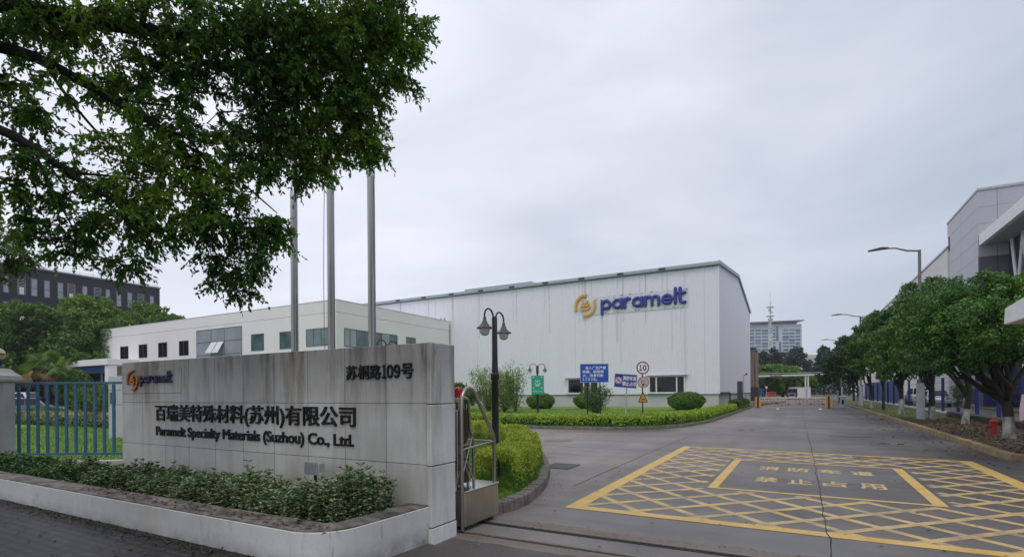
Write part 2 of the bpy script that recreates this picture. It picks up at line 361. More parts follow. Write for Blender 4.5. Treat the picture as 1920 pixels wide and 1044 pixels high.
def brick_mat(name, c1, c2, cm, sx, sy, rough=.85, plane='XY', mortar=.02, bumpd=.006):
    m = bpy.data.materials.new(name); m.use_nodes = True; nt = m.node_tree; L = nt.links.new; b = nt.nodes['Principled BSDF']; b.inputs['Roughness'].default_value = rough; b.inputs['Specular IOR Level'].default_value = .2
    geo = nd(nt, 'ShaderNodeNewGeometry'); mp_ = nd(nt, 'ShaderNodeMapping'); L(geo.outputs['Position'], mp_.inputs[0])
    if plane == 'XZ': mp_.inputs['Rotation'].default_value = (R(90), 0, 0)
    br = nd(nt, 'ShaderNodeTexBrick'); L(mp_.outputs[0], br.inputs['Vector']); br.inputs['Scale'].default_value = 1; br.inputs['Brick Width'].default_value = sx; br.inputs['Row Height'].default_value = sy; br.inputs['Mortar Size'].default_value = mortar
    br.inputs['Color1'].default_value = (*c1, 1); br.inputs['Color2'].default_value = (*c2, 1); br.inputs['Mortar'].default_value = (*cm, 1)
    n = nd(nt, 'ShaderNodeTexNoise'); n.inputs['Scale'].default_value = 1.4; n.inputs['Detail'].default_value = 6; L(geo.outputs['Position'], n.inputs['Vector'])
    mr = nd(nt, 'ShaderNodeMapRange'); mr.inputs[1].default_value = .3; mr.inputs[2].default_value = .7; mr.inputs[3].default_value = .65; mr.inputs[4].default_value = 1.25; L(n.outputs['Fac'], mr.inputs[0])
    vm = nd(nt, 'ShaderNodeVectorMath', operation='SCALE'); L(br.outputs['Color'], vm.inputs[0]); L(mr.outputs[0], vm.inputs['Scale']); L(vm.outputs[0], b.inputs['Base Color'])
    bp = nd(nt, 'ShaderNodeBump'); bp.inputs['Strength'].default_value = .7; bp.inputs['Distance'].default_value = bumpd; bp.invert = True; L(br.outputs['Fac'], bp.inputs['Height']); L(bp.outputs[0], b.inputs['Normal'])
    return m
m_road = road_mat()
m_soil = mat('bare_brown_soil', (.045, .033, .025), .95, col2=(.10, .08, .06), scale=2.5, grain=.25, gscale=40, bump=.8, bscale=30)
m_grass = mat('mown_grass', (.125, .235, .024), .9, col2=(.185, .30, .04), scale=1.2, grain=.22, gscale=55, bump=1.0, bscale=90)
m_grass_dry = mat('patchy_verge_grass', (.05, .085, .02), .9, col2=(.15, .16, .05), scale=.9, grain=.25, gscale=45, bump=1.0, bscale=80)
m_kerb = mat('weathered_kerb_stone', (.10, .085, .07), .85, col2=(.21, .185, .155), scale=4, grain=.18, gscale=60, bump=.5, bscale=50)
m_kerb_y = mat('worn_yellow_kerb_paint', (.13, .11, .085), .8, col2=(.34, .235, .085), scale=3.2, grain=.18, gscale=50, bump=.5, bscale=50)
m_yellow = mat('worn_yellow_road_paint', (.52, .325, .075), .6, col2=(.66, .44, .135), scale=2.2, grain=.16, gscale=70, bump=.2, bscale=80)
m_yellow2 = mat('faded_yellow_road_paint', (.48, .32, .10), .6, col2=(.60, .43, .19), scale=2.6, grain=.2, gscale=60, bump=.2, bscale=80)
def wear(m, lo, hi, sc=5.0):
    nt = m.node_tree; L = nt.links.new; b_ = nt.nodes['Principled BSDF']; src = b_.inputs['Base Color'].links[0].from_socket
    geo = nd(nt, 'ShaderNodeNewGeometry'); n1 = nd(nt, 'ShaderNodeTexNoise'); n1.inputs['Scale'].default_value = sc; n1.inputs['Detail'].default_value = 8; n1.inputs['Roughness'].default_value = .75
    L(geo.outputs['Position'], n1.inputs['Vector']); mr = nd(nt, 'ShaderNodeMapRange'); mr.inputs[1].default_value = lo; mr.inputs[2].default_value = hi; L(n1.outputs['Fac'], mr.inputs[0])
    mx_ = nd(nt, 'ShaderNodeMix', data_type='RGBA'); L(mr.outputs[0], mx_.inputs[0]); L(src, mx_.inputs[6]); mx_.inputs[7].default_value = (.20, .175, .155, 1); L(mx_.outputs[2], b_.inputs['Base Color'])
m_yellow3 = mat('scuffed_yellow_lettering', (.44, .32, .14), .65, col2=(.60, .46, .24), scale=3, grain=.2, gscale=60); wear(m_yellow3, .54, .80, 3.5)
wear(m_yellow, .58, .78, 3.0); wear(m_yellow2, .46, .68, 2.4)
m_white_paint = mat('white_road_paint', (.6, .58, .56), .7, var=.12)
m_crack = mat('dark_crack_filler', (.03, .028, .026), .9)
m_black = mat('black_lettering_paint', (.006, .006, .007), .6, spec=.3)
m_black_metal = mat('black_painted_metal', (.013, .013, .017), .38, spec=.5)
m_steel = mat('brushed_stainless_steel', (.44, .40, .36), .3, metal=1, scale=1.2, var=.12, stretch=(6, 6, .6))
m_steel_pole = mat('polished_flagpole_steel', (.36, .345, .32), .30, metal=1, scale=2, var=.06)
m_steel_dull = mat('weathered_stainless_sheet', (.46, .415, .36), .40, metal=.95, scale=1.6, var=.22, bump=.05, bscale=6)
m_blue_fence = mat('blue_painted_steel', (.040, .125, .22), .45, scale=4, var=.18)
m_blue_post = mat('deep_blue_painted_steel', (.006, .018, .12), .5)
m_white_wall = mat('cream_render', (.83, .80, .785), .8, var=.025, scale=.35, grain=.02, gscale=30)
m_white_clad = mat('white_profiled_steel', (.79, .78, .845), .5, var=.02, scale=.30, stretch=(2.4, 2.4, .12), grain=.02, gscale=3)
m_plinth = mat('grey_concrete_plinth', (.52, .50, .52), .8, var=.09, scale=.5, stretch=(1, 1, .4), grain=.05, gscale=12)
m_trim = mat('grey_green_gutter_metal', (.34, .40, .45), .45, var=.08)
m_dark_glass = mat('dark_window_glass', (.010, .011, .014), .06, spec=.4, var=.3, scale=.4)
m_teal_glass = mat('greenish_window_glass', (.035, .075, .08), .05, spec=.9, col2=(.14, .22, .23), scale=.8)
m_blind_glass = mat('pale_window_glass', (.33, .37, .40), .08, spec=.7, var=.18, scale=.5)
m_frame_white = mat('white_window_frame', (.75, .75, .75), .5)
m_frame_grey = mat('grey_aluminium_frame', (.09, .095, .11), .45)
m_stain = mat('dark_drain_stain', (.05, .05, .055), .8)
m_yellow_sign = mat('golden_yellow_sign_paint', (.70, .39, .055), .5, var=.06)
m_navy_sign = mat('navy_blue_sign_paint', (.038, .047, .27), .45, var=.06)
m_orange_dull = mat('tarnished_orange_sign_paint', (.36, .13, .022), .5, var=.12)
m_navy_dull = mat('tarnished_navy_sign_paint', (.010, .012, .06), .5)
m_sign_blue = mat('blue_sign_sheet', (.012, .085, .40), .45, var=.05)
m_sign_indigo = mat('indigo_sign_sheet', (.03, .035, .30), .45, var=.05)
m_sign_white = mat('white_sign_sheet', (.80, .79, .80), .5, var=.03)
m_sign_red = mat('faded_red_sign_paint', (.38, .045, .045), .5)
m_sign_pale = mat('bleached_sign_sheet', (.56, .46, .46), .6, var=.08, scale=6)
m_sign_pink = mat('bleached_red_sign_paint', (.36, .18, .18), .6, var=.15, scale=8)
m_sign_amber = mat('amber_warning_sheet', (.60, .29, .035), .5, var=.05)
m_alu = mat('grey_aluminium', (.45, .47, .50), .4, metal=.7)
m_alu_paint = mat('light_grey_galvanised', (.40, .41, .43), .5, var=.08)
m_bark = mat('dark_rough_bark', (.010, .0085, .007), .95, col2=(.032, .026, .021), scale=7, stretch=(1, 1, .3), bump=1.0, bscale=25)
m_lime = mat('flaking_whitewash', (.05, .045, .04), .9, col2=(.42, .41, .39), scale=6, stretch=(1, 1, .5), bump=.6, bscale=25)
m_orange = mat('orange_painted_steel', (.66, .34, .10), .5, var=.06)
m_red = mat('bright_red_plastic', (.42, .012, .015), .3)
m_hydrant = mat('faded_red_hydrant_paint', (.34, .022, .022), .5, var=.2, scale=12)
m_rust = mat('rusty_streaked_metal', (.16, .075, .05), .85, col2=(.42, .36, .34), scale=1.2, stretch=(4, 4, .12))
m_globe = mat('frosted_lamp_glass', (.56, .53, .49), .35, var=.06)
m_cream_globe = mat('cream_lamp_globe', (.62, .50, .30), .35)
m_lamp_shade = mat('dark_grey_lamp_shade', (.075, .066, .072), .45)
m_conc = mat('pale_weathered_concrete', (.37, .36, .34), .85, col2=(.55, .54, .51), scale=1.6, grain=.06, gscale=30)
m_litter = leafmat('fallen_leaves', (0.062, 0.028, 0.011), (0.124, 0.068, 0.025), (0.186, 0.130, 0.062), trans=.1, hue=2)

# ------------------------------------------------------------------ ground, road, kerbs
g_ = sheet('ground', [(-460, -150, -.03), (460, -150, -.03), (460, 640, -.03), (-460, 640, -.03)], mat('far_ground', (.10, .12, .07), .95, var=.3, scale=.05))
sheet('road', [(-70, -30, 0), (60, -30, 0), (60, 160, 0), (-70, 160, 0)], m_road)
def resample(P, step):
    P = [Vector((p[0], p[1], 0)) for p in P]; out = [P[0]]
    for a, b in zip(P, P[1:]):
        k = max(1, round((b - a).length / step)); out += [a.lerp(b, i / k) for i in range(1, k + 1)]
    return out
def smooth_path(P, it=2):
    P = [Vector((p[0], p[1], 0)) for p in P]
    for _ in range(it):
        Q = [P[0]]
        for a, b in zip(P, P[1:]): Q += [a.lerp(b, .25), a.lerp(b, .75)]
        P = Q + [P[-1]]
    return P
def kerb(name, P, side, m, w=.15, h=.14, step=.75, z0=-.02):
    P = resample(P, step); b = MB()
    for i in range(len(P) - 1):
        a, c = P[i], P[i + 1]; d = (c - a).normalized(); hj = h + random.uniform(-.006, .006)
        def nrm(j):
            t = (P[min(j + 1, len(P) - 1)] - P[max(j - 1, 0)]).normalized(); return Vector((-t.y, t.x, 0)) * side
        n0, n1 = nrm(i), nrm(i + 1); ga = d * .006; j = random.uniform(-.004, .004)
        q0, q1 = a + ga + n0 * j, c - ga + n1 * j
        prof = [(0, z0), (0.012, hj - .02), (.03, hj), (w, hj), (w, z0)]
        vs = [q0 + n0 * u + Vector((0, 0, z)) for u, z in prof] + [q1 + n1 * u + Vector((0, 0, z)) for u, z in prof]
        k = len(prof); b.add(vs, [(x, x + 1, k + x + 1, k + x) for x in range(k - 1)] + [tuple(range(k - 1, -1, -1)), tuple(range(k, 2 * k))])
    return struct(b.build(name, m))
def offset_path(P, o):
    Q = []
    for i, p in enumerate(P):
        t = (P[min(i + 1, len(P) - 1)] - P[max(i - 1, 0)]).normalized(); Q.append(p + Vector((-t.y, t.x, 0)) * o)
    return Q
lawn_edge = smooth_path([(-45, 20.5), (-13.3, 20.55), (-8.6, 20.4), (-5.9, 21.2), (-4.5, 23.2), (-3.9, 27), (-3.86, 34), (-3.8, 47), (-3.75, 53.0)])
kerb('kerb', lawn_edge, 1, m_kerb)
sheet('lawn', [tuple(p)[:2] + (0,) for p in offset_path(lawn_edge, .13)] + [(-6.0, 53.0, 0), (-6.0, 49.3, 0), (-45, 49.3, 0)], m_grass, .125)
isl_edge = smooth_path([(-3.75, 5.72), (-3.43, 5.9), (-3.36, 6.4), (-3.5, 7.2), (-3.85, 8.3), (-4.45, 9.7), (-5.5, 11.6), (-7.0, 13.5), (-10, 15.7), (-15, 17.5), (-24, 19.0)])
kerb('kerb', isl_edge, 1, m_kerb, w=.17, h=.16, step=.55)
sheet('lawn', [tuple(p)[:2] + (0,) for p in offset_path(isl_edge, .15)] + [(-44, 19.5, 0), (-44, 4.3, 0), (-11, 5.0, 0), (-4.0, 5.72, 0)], m_grass, .12)
ver_edge = [(4.5, 15.3), (4.12, 15.45), (4.05, 16), (4.08, 19.5), (4.16, 28.7), (4.2, 38), (4.2, 47), (4.1, 60), (4.1, 90)]
kerb('kerb', ver_edge, -1, m_kerb_y, w=.18, h=.15, step=.9)
sheet('verge', [(4.2, 15.5, 0), (7.75, 15.5, 0), (7.75, 33, 0), (4.3, 33, 0)], m_soil, .11)
sheet('verge', [(4.3, 33, 0), (7.75, 33, 0), (7.75, 90, 0), (4.25, 90, 0)], m_grass_dry, .112)
b = MB(); b.bx(7.75, 8.15, 20, 90, -.02, .2); struct(b.build('kerb', m_conc, bevel=.015))
sheet('lawn', [(12.6, 30, 0), (13.95, 30, 0), (13.95, 150, 0), (12.6, 150, 0)], m_grass_dry, .05)
sheet('sidewalk', [(-30, -12, .11), (-3.9, -12, .11), (-3.9, 3.6, .11), (-30, 3.6, .11)], brick_mat('dark_damp_pavers', (.014, .013, .0125), (.030, .027, .025), (.003, .003, .0025), .21, .105, .42))
m_damp = mat('dark_damp_asphalt', (.07, .06, .055), .6, col2=(.115, .10, .092), scale=1.1, grain=.18, gscale=70, bump=.4, bscale=90)
sheet('sidewalk', [(-3.9, -12, .11), (-3.35, -12, .0055), (-3.35, 4.39, .0055), (-3.9, 4.39, .11)], m_damp)
sheet('road', [(-3.35, -12, 0), (9, -12, 0), (9, 4.71, 0), (-3.35, 4.71, 0)], m_damp, .0052)
# gate track: two rails set in a brown strip of concrete
m_strip = mat('stained_brown_concrete', (.15, .12, .095), .75, col2=(.22, .19, .165), scale=1.5, stretch=(.5, 3, 1), grain=.15, gscale=60, bump=.3, bscale=60)
def wob_strip(x0, x1, y0, y1, z, w=.025, k=70):
    top = [(x0 + (x1 - x0) * i / k, y1 + rng.normal() * w, z) for i in range(k + 1)]; bot = [(x0 + (x1 - x0) * i / k, y0 + rng.normal() * w, z) for i in range(k + 1)]
    return bot + top[::-1]
sheet('road', wob_strip(-3.35, 9, 4.70, 4.96, .004), m_strip)
sheet('road', wob_strip(-3.35, 9, 5.46, 5.76, .004), m_strip)
for y in (4.98, 5.46):
    b = MB(); b.bx(-7, 9, y - .018, y + .018, -.02, .014); b.bx(-7, 9, y - .05, y - .022, -.02, .007, 1)
    o = b.build('gate_rail', [m_strip if y < 5 else mat('dark_worn_steel_rail', (.06, .05, .045), .5, metal=.6), m_crack])
    tag(o, 'rusted brown rail of the gate track, nearer the camera' if y < 5 else 'dark thin rail of the gate track, running in line with the stainless gate box', 'rail', 'rails of the sliding gate')
# joints, crack, patches
def crack(P, w, wob, m=m_crack, name='road_crack', z=.0045, step=.25):
    P = resample(P, step); l, r = [], []
    for i, p in enumerate(P):
        t = (P[min(i + 1, len(P) - 1)] - P[max(i - 1, 0)]).normalized(); n = Vector((-t.y, t.x, 0)); p = p + n * rng.normal() * wob; ww = w * rng.uniform(.5, 1.4)
        l.append(p + n * ww); r.append(p - n * ww)
    b = MB(); vs = l + r; k = len(l); b.add([(v.x, v.y, z) for v in vs], [(i, i + 1, k + i + 1, k + i) for i in range(k - 1)])
    o = b.build(name, m); o.data.flip_normals() if o.data.polygons[0].normal.z < 0 else None
    return struct(o)
crack([(.27, 5.8), (.27, 9), (.29, 14), (.27, 20), (.22, 28), (.2, 38), (.2, 52)], .0052, .012, z=.0056)
crack([(-3.37, 8.3), (-3.42, 13), (-3.42, 19.6)], .008, .006)
for y in (10.6, 22.3, 31, 41): crack([(-3.8, y), (-2.95 if y < 15 else 4.0, y)], .006, .008)
crack([(.2, 22.3), (.05, 22.9), (.4, 23.2)], .012, .03)
crack([(-2.3, 10.62), (3.9, 10.35)], .004, .006, z=.0056)
m_patch = mat('dark_tar_patch', (.15, .145, .15), .7, var=.2, scale=3)
sheet('road_patch', [(-7.2, 15.1, 0), (-6.45, 15.6, 0), (-6.7, 16.4, 0), (-7.5, 15.9, 0)], m_patch, .0045)
sheet('road_patch', wob_strip(1.1, 1.85, 14.72, 14.92, .0056, .04, 14), mat('broken_brown_patch', (.05, .042, .035), .9, col2=(.22, .18, .12), scale=6, stretch=(.6, 4, 1)))
m_pud = mat('thin_rain_puddle', (.03, .03, .034), .04, spec=.9)
for cx0, cy0, a, c_ in ((2.35, 18.7, .55, .10), (1.6, 21.0, .8, .06), (1.3, 30.5, .8, .07), (-1.9, 23.0, .35, .10), (2.9, 25, .6, .08)):
    sheet('puddle', [(cx0 + a * math.cos(t) * (1 + .18 * math.sin(3 * t + cx0)), cy0 + c_ * math.sin(t) * (1 + .25 * math.sin(5 * t)), 0) for t in np.linspace(0, 2 * math.pi, 28)[:-1]], m_pud, .0048)
# ------------------------------------------------------------------ yellow no-stopping box with hatching
A, B_, C_, D_ = Vector((-2.86, 6.68, 0)), Vector((-2.93, 15.65, 0)), Vector((3.32, 14.9, 0)), Vector((3.3, 6.55, 0))
a, b2, c2, d2 = Vector((-1.34, 9.1, 0)), Vector((-1.32, 13.15, 0)), Vector((1.8, 12.95, 0)), Vector((1.77, 9.0, 0))
mk = MB()
def strip(mb, p, q, w, z, mi=0):
    t = (q - p).normalized(); n = Vector((-t.y, t.x, 0)) * w / 2; k = max(1, int((q - p).length / .5)); vs = []
    for i in range(k + 1): c0 = p.lerp(q, i / k); vs += [c0 + n + Vector((0, 0, z)), c0 - n + Vector((0, 0, z))]
    mb.add(vs, [(2 * i, 2 * i + 1, 2 * i + 3, 2 * i + 2) for i in range(k)], mi)
def frame_poly(mb, q, w, z, w2=None):
    cen = sum(q, Vector()) / 4; n = len(q); wid = w if isinstance(w, (list, tuple)) else [w] * n
    def inset(i):
        p0, p1, p2 = q[i - 1], q[i], q[(i + 1) % n]; d1 = (p1 - p0).normalized(); d2_ = (p2 - p1).normalized()
        n1 = Vector((-d1.y, d1.x, 0)); n2 = Vector((-d2_.y, d2_.x, 0))
        if n1.dot(cen - p1) < 0: n1 = -n1; n2 = -n2
        wa, wb = (wid[i - 1], wid[i]); cr = d1.x * d2_.y - d1.y * d2_.x
        o1, o2 = p1 + n1 * wa, p1 + n2 * wb; tt = ((o2.x - o1.x) * d2_.y - (o2.y - o1.y) * d2_.x) / cr; return o1 + d1 * tt
    inn = [inset(i) for i in range(n)]
    mb.add([p + Vector((0, 0, z)) for p in q + inn], [(i, (i + 1) % n, n + (i + 1) % n, n + i) for i in range(n)])
frame_poly(mk, [A, B_, C_, D_], [.22, .13, .24, .20], .004); frame_poly(mk, [a, b2, c2, d2], [.15, .10, .16, .10], .004)
def clip_line(o, d, poly):
    ts = []
    for i in range(len(poly)):
        p, q = poly[i], poly[(i + 1) % len(poly)]; e = q - p; den = d.x * e.y - d.y * e.x
        if abs(den) < 1e-9: continue
        t = ((p.x - o.x) * e.y - (p.y - o.y) * e.x) / den; s = ((p.x - o.x) * d.y - (p.y - o.y) * d.x) / den
        if 0 <= s <= 1: ts.append(t)
    return (min(ts), max(ts)) if len(ts) >= 2 else None
hm = MB()
for sgn, z in ((-1, .0015), (1, .0028)):
    d = Vector((1, sgn * 1.0, 0)).normalized()
    for k in range(-30, 40):
        o = Vector((-2.65, 7.66 + .785 * k + (0 if sgn < 0 else .1), 0)); t = clip_line(o, d, [A, B_, C_, D_])
        if not t: continue
        u = clip_line(o, d, [a, b2, c2, d2]); segs = [t] if not u else [(t[0], u[0]), (u[1], t[1])]
        for s0, s1 in segs:
            s0 += .12; s1 -= .12
            if s1 - s0 > .1: strip(hm, o + d * s0, o + d * s1, .112, z)
o = struct(hm.build('road_marking', m_yellow2)); o = struct(mk.build('road_marking', m_yellow))
for s, x0, x1, y0, y1 in (('消防车道', -.78, 1.27, 11.65, 12.2), ('禁止占用', -.75, 1.27, 10.12, 10.68)):
    for i, ch in enumerate(s):
        w = (x1 - x0) / 4 * .74
        struct(lettering(ch, (x0 + (x1 - x0) * (i + .08) / 3.86, y0, .001), (1, 0, 0), (0, 1, 0), w, y1 - y0, .002, m_yellow3, name='road_marking', offset=.025))
for x, y, dx in ((-1.55, 50.6, -.12), (1.5, 51, .1)):
    mb = MB(); strip(mb, Vector((x, y - 1.6, 0)), Vector((x + dx, y + 1.6, 0)), .22, .005); struct(mb.build('road_marking', m_white_paint))
mb = MB(); strip(mb, Vector((-3.4, 54.6, 0)), Vector((2.6, 54.6, 0)), .25, .005); struct(mb.build('road_marking', m_white_paint))
mb = MB(); strip(mb, on_z(925, 812), on_z(1100, 806), .09, .005); strip(mb, on_z(1000, 822), on_z(1100, 812), .09, .005); struct(mb.build('road_marking', m_yellow2))
# drain grate and cover plate
t = thing('drain_grate', 'dark iron slotted drain grate in the road beside the curved hedge island', 'drain grate', (-4.5, 10.35, 0))
b = MB(); b.bx(-.3, .3, -.36, .36, -.02, .006); b.build('pit', m_crack, t, world=False)
b = MB()
for i in range(9): b.bx(-.3, .3, -.36 + i * .085, -.36 + i * .085 + .045, .0, .016)
b.build('grate_bars', mat('cast_iron', (.13, .125, .12), .6), t, world=False)
# ------------------------------------------------------------------ stone sign wall
WY0, WY1, WX0, WX1, WZ = 4.40, 4.83, -9.72, -3.40, 2.135
m_stone = slab_wall_mat('grey_marble_cladding', (.56, .54, .51), True, (.19, .837, 1.49), 0, -3.39, .633, streak=1.35)
m_stone_end = slab_wall_mat('white_marble_cladding', (.70, .69, .67), True, (.17, .825, 1.48), 1, 4.3, 2.0, streak=1.45)
wall = thing('sign_wall', 'grey stone clad entrance wall with black raised company lettering behind the planter', 'sign wall', ((WX0 + WX1) / 2, 4.6, 0))
b = MB(); b.bx(WX0, WX1 - .06, WY0, WY1, -.05, WZ); b.build('front_face', m_stone, wall, bevel=.006)
b = MB()
for z0, z1, ex in ((-.05, .17, .012), (.175, .823, .0), (.829, 1.478, .004), (1.484, WZ + .003, .0)): b.bx(WX1 - .058, WX1 + ex, WY0 - .004 - ex, WY1 + .01, z0, z1)
b.build('end_face', m_stone_end, wall, bevel=.008)
cn = '百瑞美特殊材料(苏州)有限公司'
lettering(cn, (-8.70, WY0 - .001, 1.175), (1, 0, 0), (0, 0, 1), 4.22, .285, .020, m_black, wall, 'lettering', .013, label='large black raised Chinese characters')
lettering('Paramelt Specialty Materials (Suzhou) Co., Ltd.', (-8.69, WY0 - .001, .945), (1, 0, 0), (0, 0, 1), 4.18, .185, .016, m_black, wall, 'lettering', .018, spacing=.95, label='small black raised Latin lettering')
for ch, x, w in (('苏', -4.62, .165), ('桐', -4.435, .17), ('路', -4.25, .165), ('１', -4.065, .055), ('０', -3.995, .085), ('９', -3.895, .085), ('号', -3.79, .165)):
    lettering(ch, (x, WY0 - .001, 1.768 if ch in '１０９' else 1.762), (1, 0, 0), (0, 0, 1), w, .152 if ch in '１０９' else .165, .018, m_black, wall, 'lettering', .026 if ch in '１０９' else .016, label='black raised character of the street address')
b = MB(); b.bx(-9.71, -8.0, WY0 - .006, WY0 - .0005, 1.635, 2.0); b.build('backing_plate', m_stone, wall, bevel=.002)
# brand emblem: two ring arcs and three stacked chevrons, and rounded letters drawn as strokes
def arc(cx, cz, r, a0, a1, n=16): return [(cx + r * math.cos(R(a0 + (a1 - a0) * i / n)), cz + r * math.sin(R(a0 + (a1 - a0) * i / n))) for i in range(n + 1)]
def emblem(o, s, depth, m, parent, y_out=-1):
    """o: centre, s: ring radius"""
    mb = MB()
    for a0, a1 in ((78, 205), (-102, 25)):
        P = arc(0, 0, s, a0, a1, 22); w = s * .115
        vs = []
        for i, (x, z) in enumerate(P):
            l = math.hypot(x, z); nx, nz = x / l, z / l
            for q in (-w, w): vs += [(o[0] + x + nx * q, o[1], o[2] + z + nz * q), (o[0] + x + nx * q, o[1] - depth, o[2] + z + nz * q)]
        fs = []
        for i in range(len(P) - 1):
            k = i * 4; fs += [(k + 1, k + 5, k + 7, k + 3), (k, k + 1, k + 5, k + 4), (k + 2, k + 3, k + 7, k + 6), (k, k + 4, k + 6, k + 2)]
        n = len(P) - 1; fs += [(0, 1, 3, 2), (4 * n, 4 * n + 2, 4 * n + 3, 4 * n + 1)]
        mb.add(vs, fs)
    mb.build('emblem_ring', m, parent, bevel=0)
    mb = MB()
    for hw, zt, zb, sh in ((.62, -.12, -.50, .30), (.50, .18, -.12, .26), (.36, .50, .14, .22)):
        L_ = [(-hw, zt), (-hw + .16, zt), (-hw + .16 + sh * .5, zb + .20), (hw - .16 - sh * .5, zb + .20), (hw - .16, zt), (hw, zt), (hw - .04, zt - .14), (hw - sh, zb), (-hw + sh, zb), (-hw + .04, zt - .14)]
        mb.prism([(o[0] + x * s * .92, o[1], o[2] + z * s * .92) for x, z in L_], (0, -depth, 0))
    mb.build('emblem_motif', m, parent)
def rounded_word(o, w, h, depth, m, parent):
    """lower-case p a r a m e l t as single-width rounded strokes; o = lower-left of the x-height letters, h = x-height"""
    S = []; r = .40; x = 0.0
    def bowl(cx, a0=0, a1=360): return arc(cx, .5, r, a0, a1, 20)
    S.append((x + .0, [bowl(.42), [(0, .9), (0, -.42)]])); x += 1.12
    S.append((x, [bowl(.42), [(.84, .92), (.84, .06)]])); x += 1.16
    S.append((x, [[(0, .92), (0, .06)], arc(.40, .52, .40, 180, 82, 10)])); x += .78
    S.append((x, [bowl(.42), [(.84, .92), (.84, .06)]])); x += 1.18
    S.append((x, [[(0, .92), (0, .06)], arc(.31, .60, .31, 180, 0, 12) + [(.62, .06)], arc(.93, .60, .31, 180, 0, 12) + [(1.24, .06)]])); x += 1.58
    S.append((x, [arc(.42, .5, r, 0, 318, 20), [(.02, .5), (.84, .5)]])); x += 1.16
    S.append((x, [[(0, 1.5), (0, .06)]])); x += .42
    S.append((x, [[(0, 1.5), (0, .35)] + arc(.28, .34, .28, 180, 275, 8) + [(.42, .07)], [(-.16, 1.02), (.42, 1.02)]])); x += .42
    sc = w / x; zr = h; out = []
    mb = MB()
    for x0, strokes in S:
        for st in strokes:
            P = [((x0 + px) * sc, pz * zr) for px, pz in st]; k0 = len(mb.v); wdt = .168 * zr
            closed = (abs(P[0][0] - P[-1][0]) + abs(P[0][1] - P[-1][1])) < 1e-5
            mb.tube([(p[0], 0, p[1]) for p in P], wdt, 8)
            for j in (0, -1):
                if not closed: mb.sphere((P[j][0], 0, P[j][1]), wdt, 8, 6)
            for i in range(k0, len(mb.v)):
                v = mb.v[i]; mb.v[i] = (o[0] + v[0], o[1] - depth * .5 + v[1] * depth * .5 / wdt, o[2] + v[2])
    return mb.build('wordmark', m, parent, smooth=50)
lw = thing('wall_logo', 'small tarnished orange emblem and navy lettering mounted on the grey stone wall', 'logo', (-8.9, 4.4, 1.8))
emblem((-9.34, WY0 - .007, 1.845), .150, .03, m_orange_dull, lw)
rounded_word((-9.10, WY0 - .007, 1.80), .86, .105, .03, m_navy_dull, lw)

# ------------------------------------------------------------------ planter in front of the wall
def planter_ring():
    r = .42; out = [(-14.5, 3.05)] + [(-3.48 - r + r * math.sin(t), 3.05 + r - r * math.cos(t)) for t in np.linspace(0, math.pi / 2, 9)] + [(-3.43, 4.396)]
    inn = [(-3.70, 4.396)] + [(-3.74, 3.44), (-3.82, 3.36)] + [(-14.5, 3.33)]
    return out, inn
po, pi_ = planter_ring()
pl = thing('planter_wall', 'low white plastered planter wall with brown stained top along the pavement', 'planter', (-8, 3.1, 0))
m_planter = slab_wall_mat('scuffed_white_plaster', (.62, .61, .59), streak=.12, dirty_top=.6, foot=.12)
b = MB(); ring = po + pi_; b.prism([(x, y, -.05) for x, y in ring], (0, 0, .452)); b.build('planter_body', m_planter, pl, bevel=.006)
b = MB(); ring2 = [(x, y + .008) for x, y in po[:1]] + [(x - .008 * (i > 1), y + .008) for i, (x, y) in enumerate(po[1:-1])] + [(po[-1][0] - .01, po[-1][1])] + pi_
b.prism([(x, y, .4025) for x, y in ring2], (0, 0, .014)); b.build('planter_top', mat('brown_stained_planter_top', (.045, .035, .027), .9, col2=(.30, .27, .24), scale=4, stretch=(1, 1.6, 1), grain=.2, gscale=60, bump=.4, bscale=60), pl)
b = MB(); b.poly([(-14.5, 3.331, .34), (-3.745, 3.361, .34), (-3.702, 4.39, .34), (-14.5, 4.39, .34)]); b.build('planter_soil', m_soil, pl)
# planter hedge: upright shoots carrying whorls of variegated leaves
m_varieg = leafmat('variegated_leaf', (0.045, 0.121, 0.023), (0.074, 0.200, 0.039), (0.161, 0.309, 0.058), margin=(.36, .40, .24), rough=.38, trans=.18, hue=1.2)
m_varieg2 = leafmat('green_shrub_leaf', (0.030, 0.080, 0.017), (0.056, 0.139, 0.026), (0.120, 0.212, 0.036), rough=.38, trans=.18, hue=1.2)
hed = thing('planter_hedge', 'low hedge of white edged variegated leaves growing in the white planter', 'hedge', (-8, 3.8, .35))
n = 2500; hx = rng.uniform(-13.8, -3.70, n) ; hy = rng.uniform(3.42, 4.22, n)
hx = np.where(hx > -9.8, hx, hx); topz = .43 + .14 * np.clip((hx + 10.5) / 5.5, 0, 1) + .06 * np.sin(hx * 3.1 + .6) + .04 * np.sin(hx * 7.7 + hy * 5) + rng.normal(size=n) * .05
topz += .12 * np.clip((hx + 4.6) / .3, 0, 1); topz -= .05 * ((hy < 3.5) | (hy > 4.05))
P, A, N = [], [], []; st = MB()
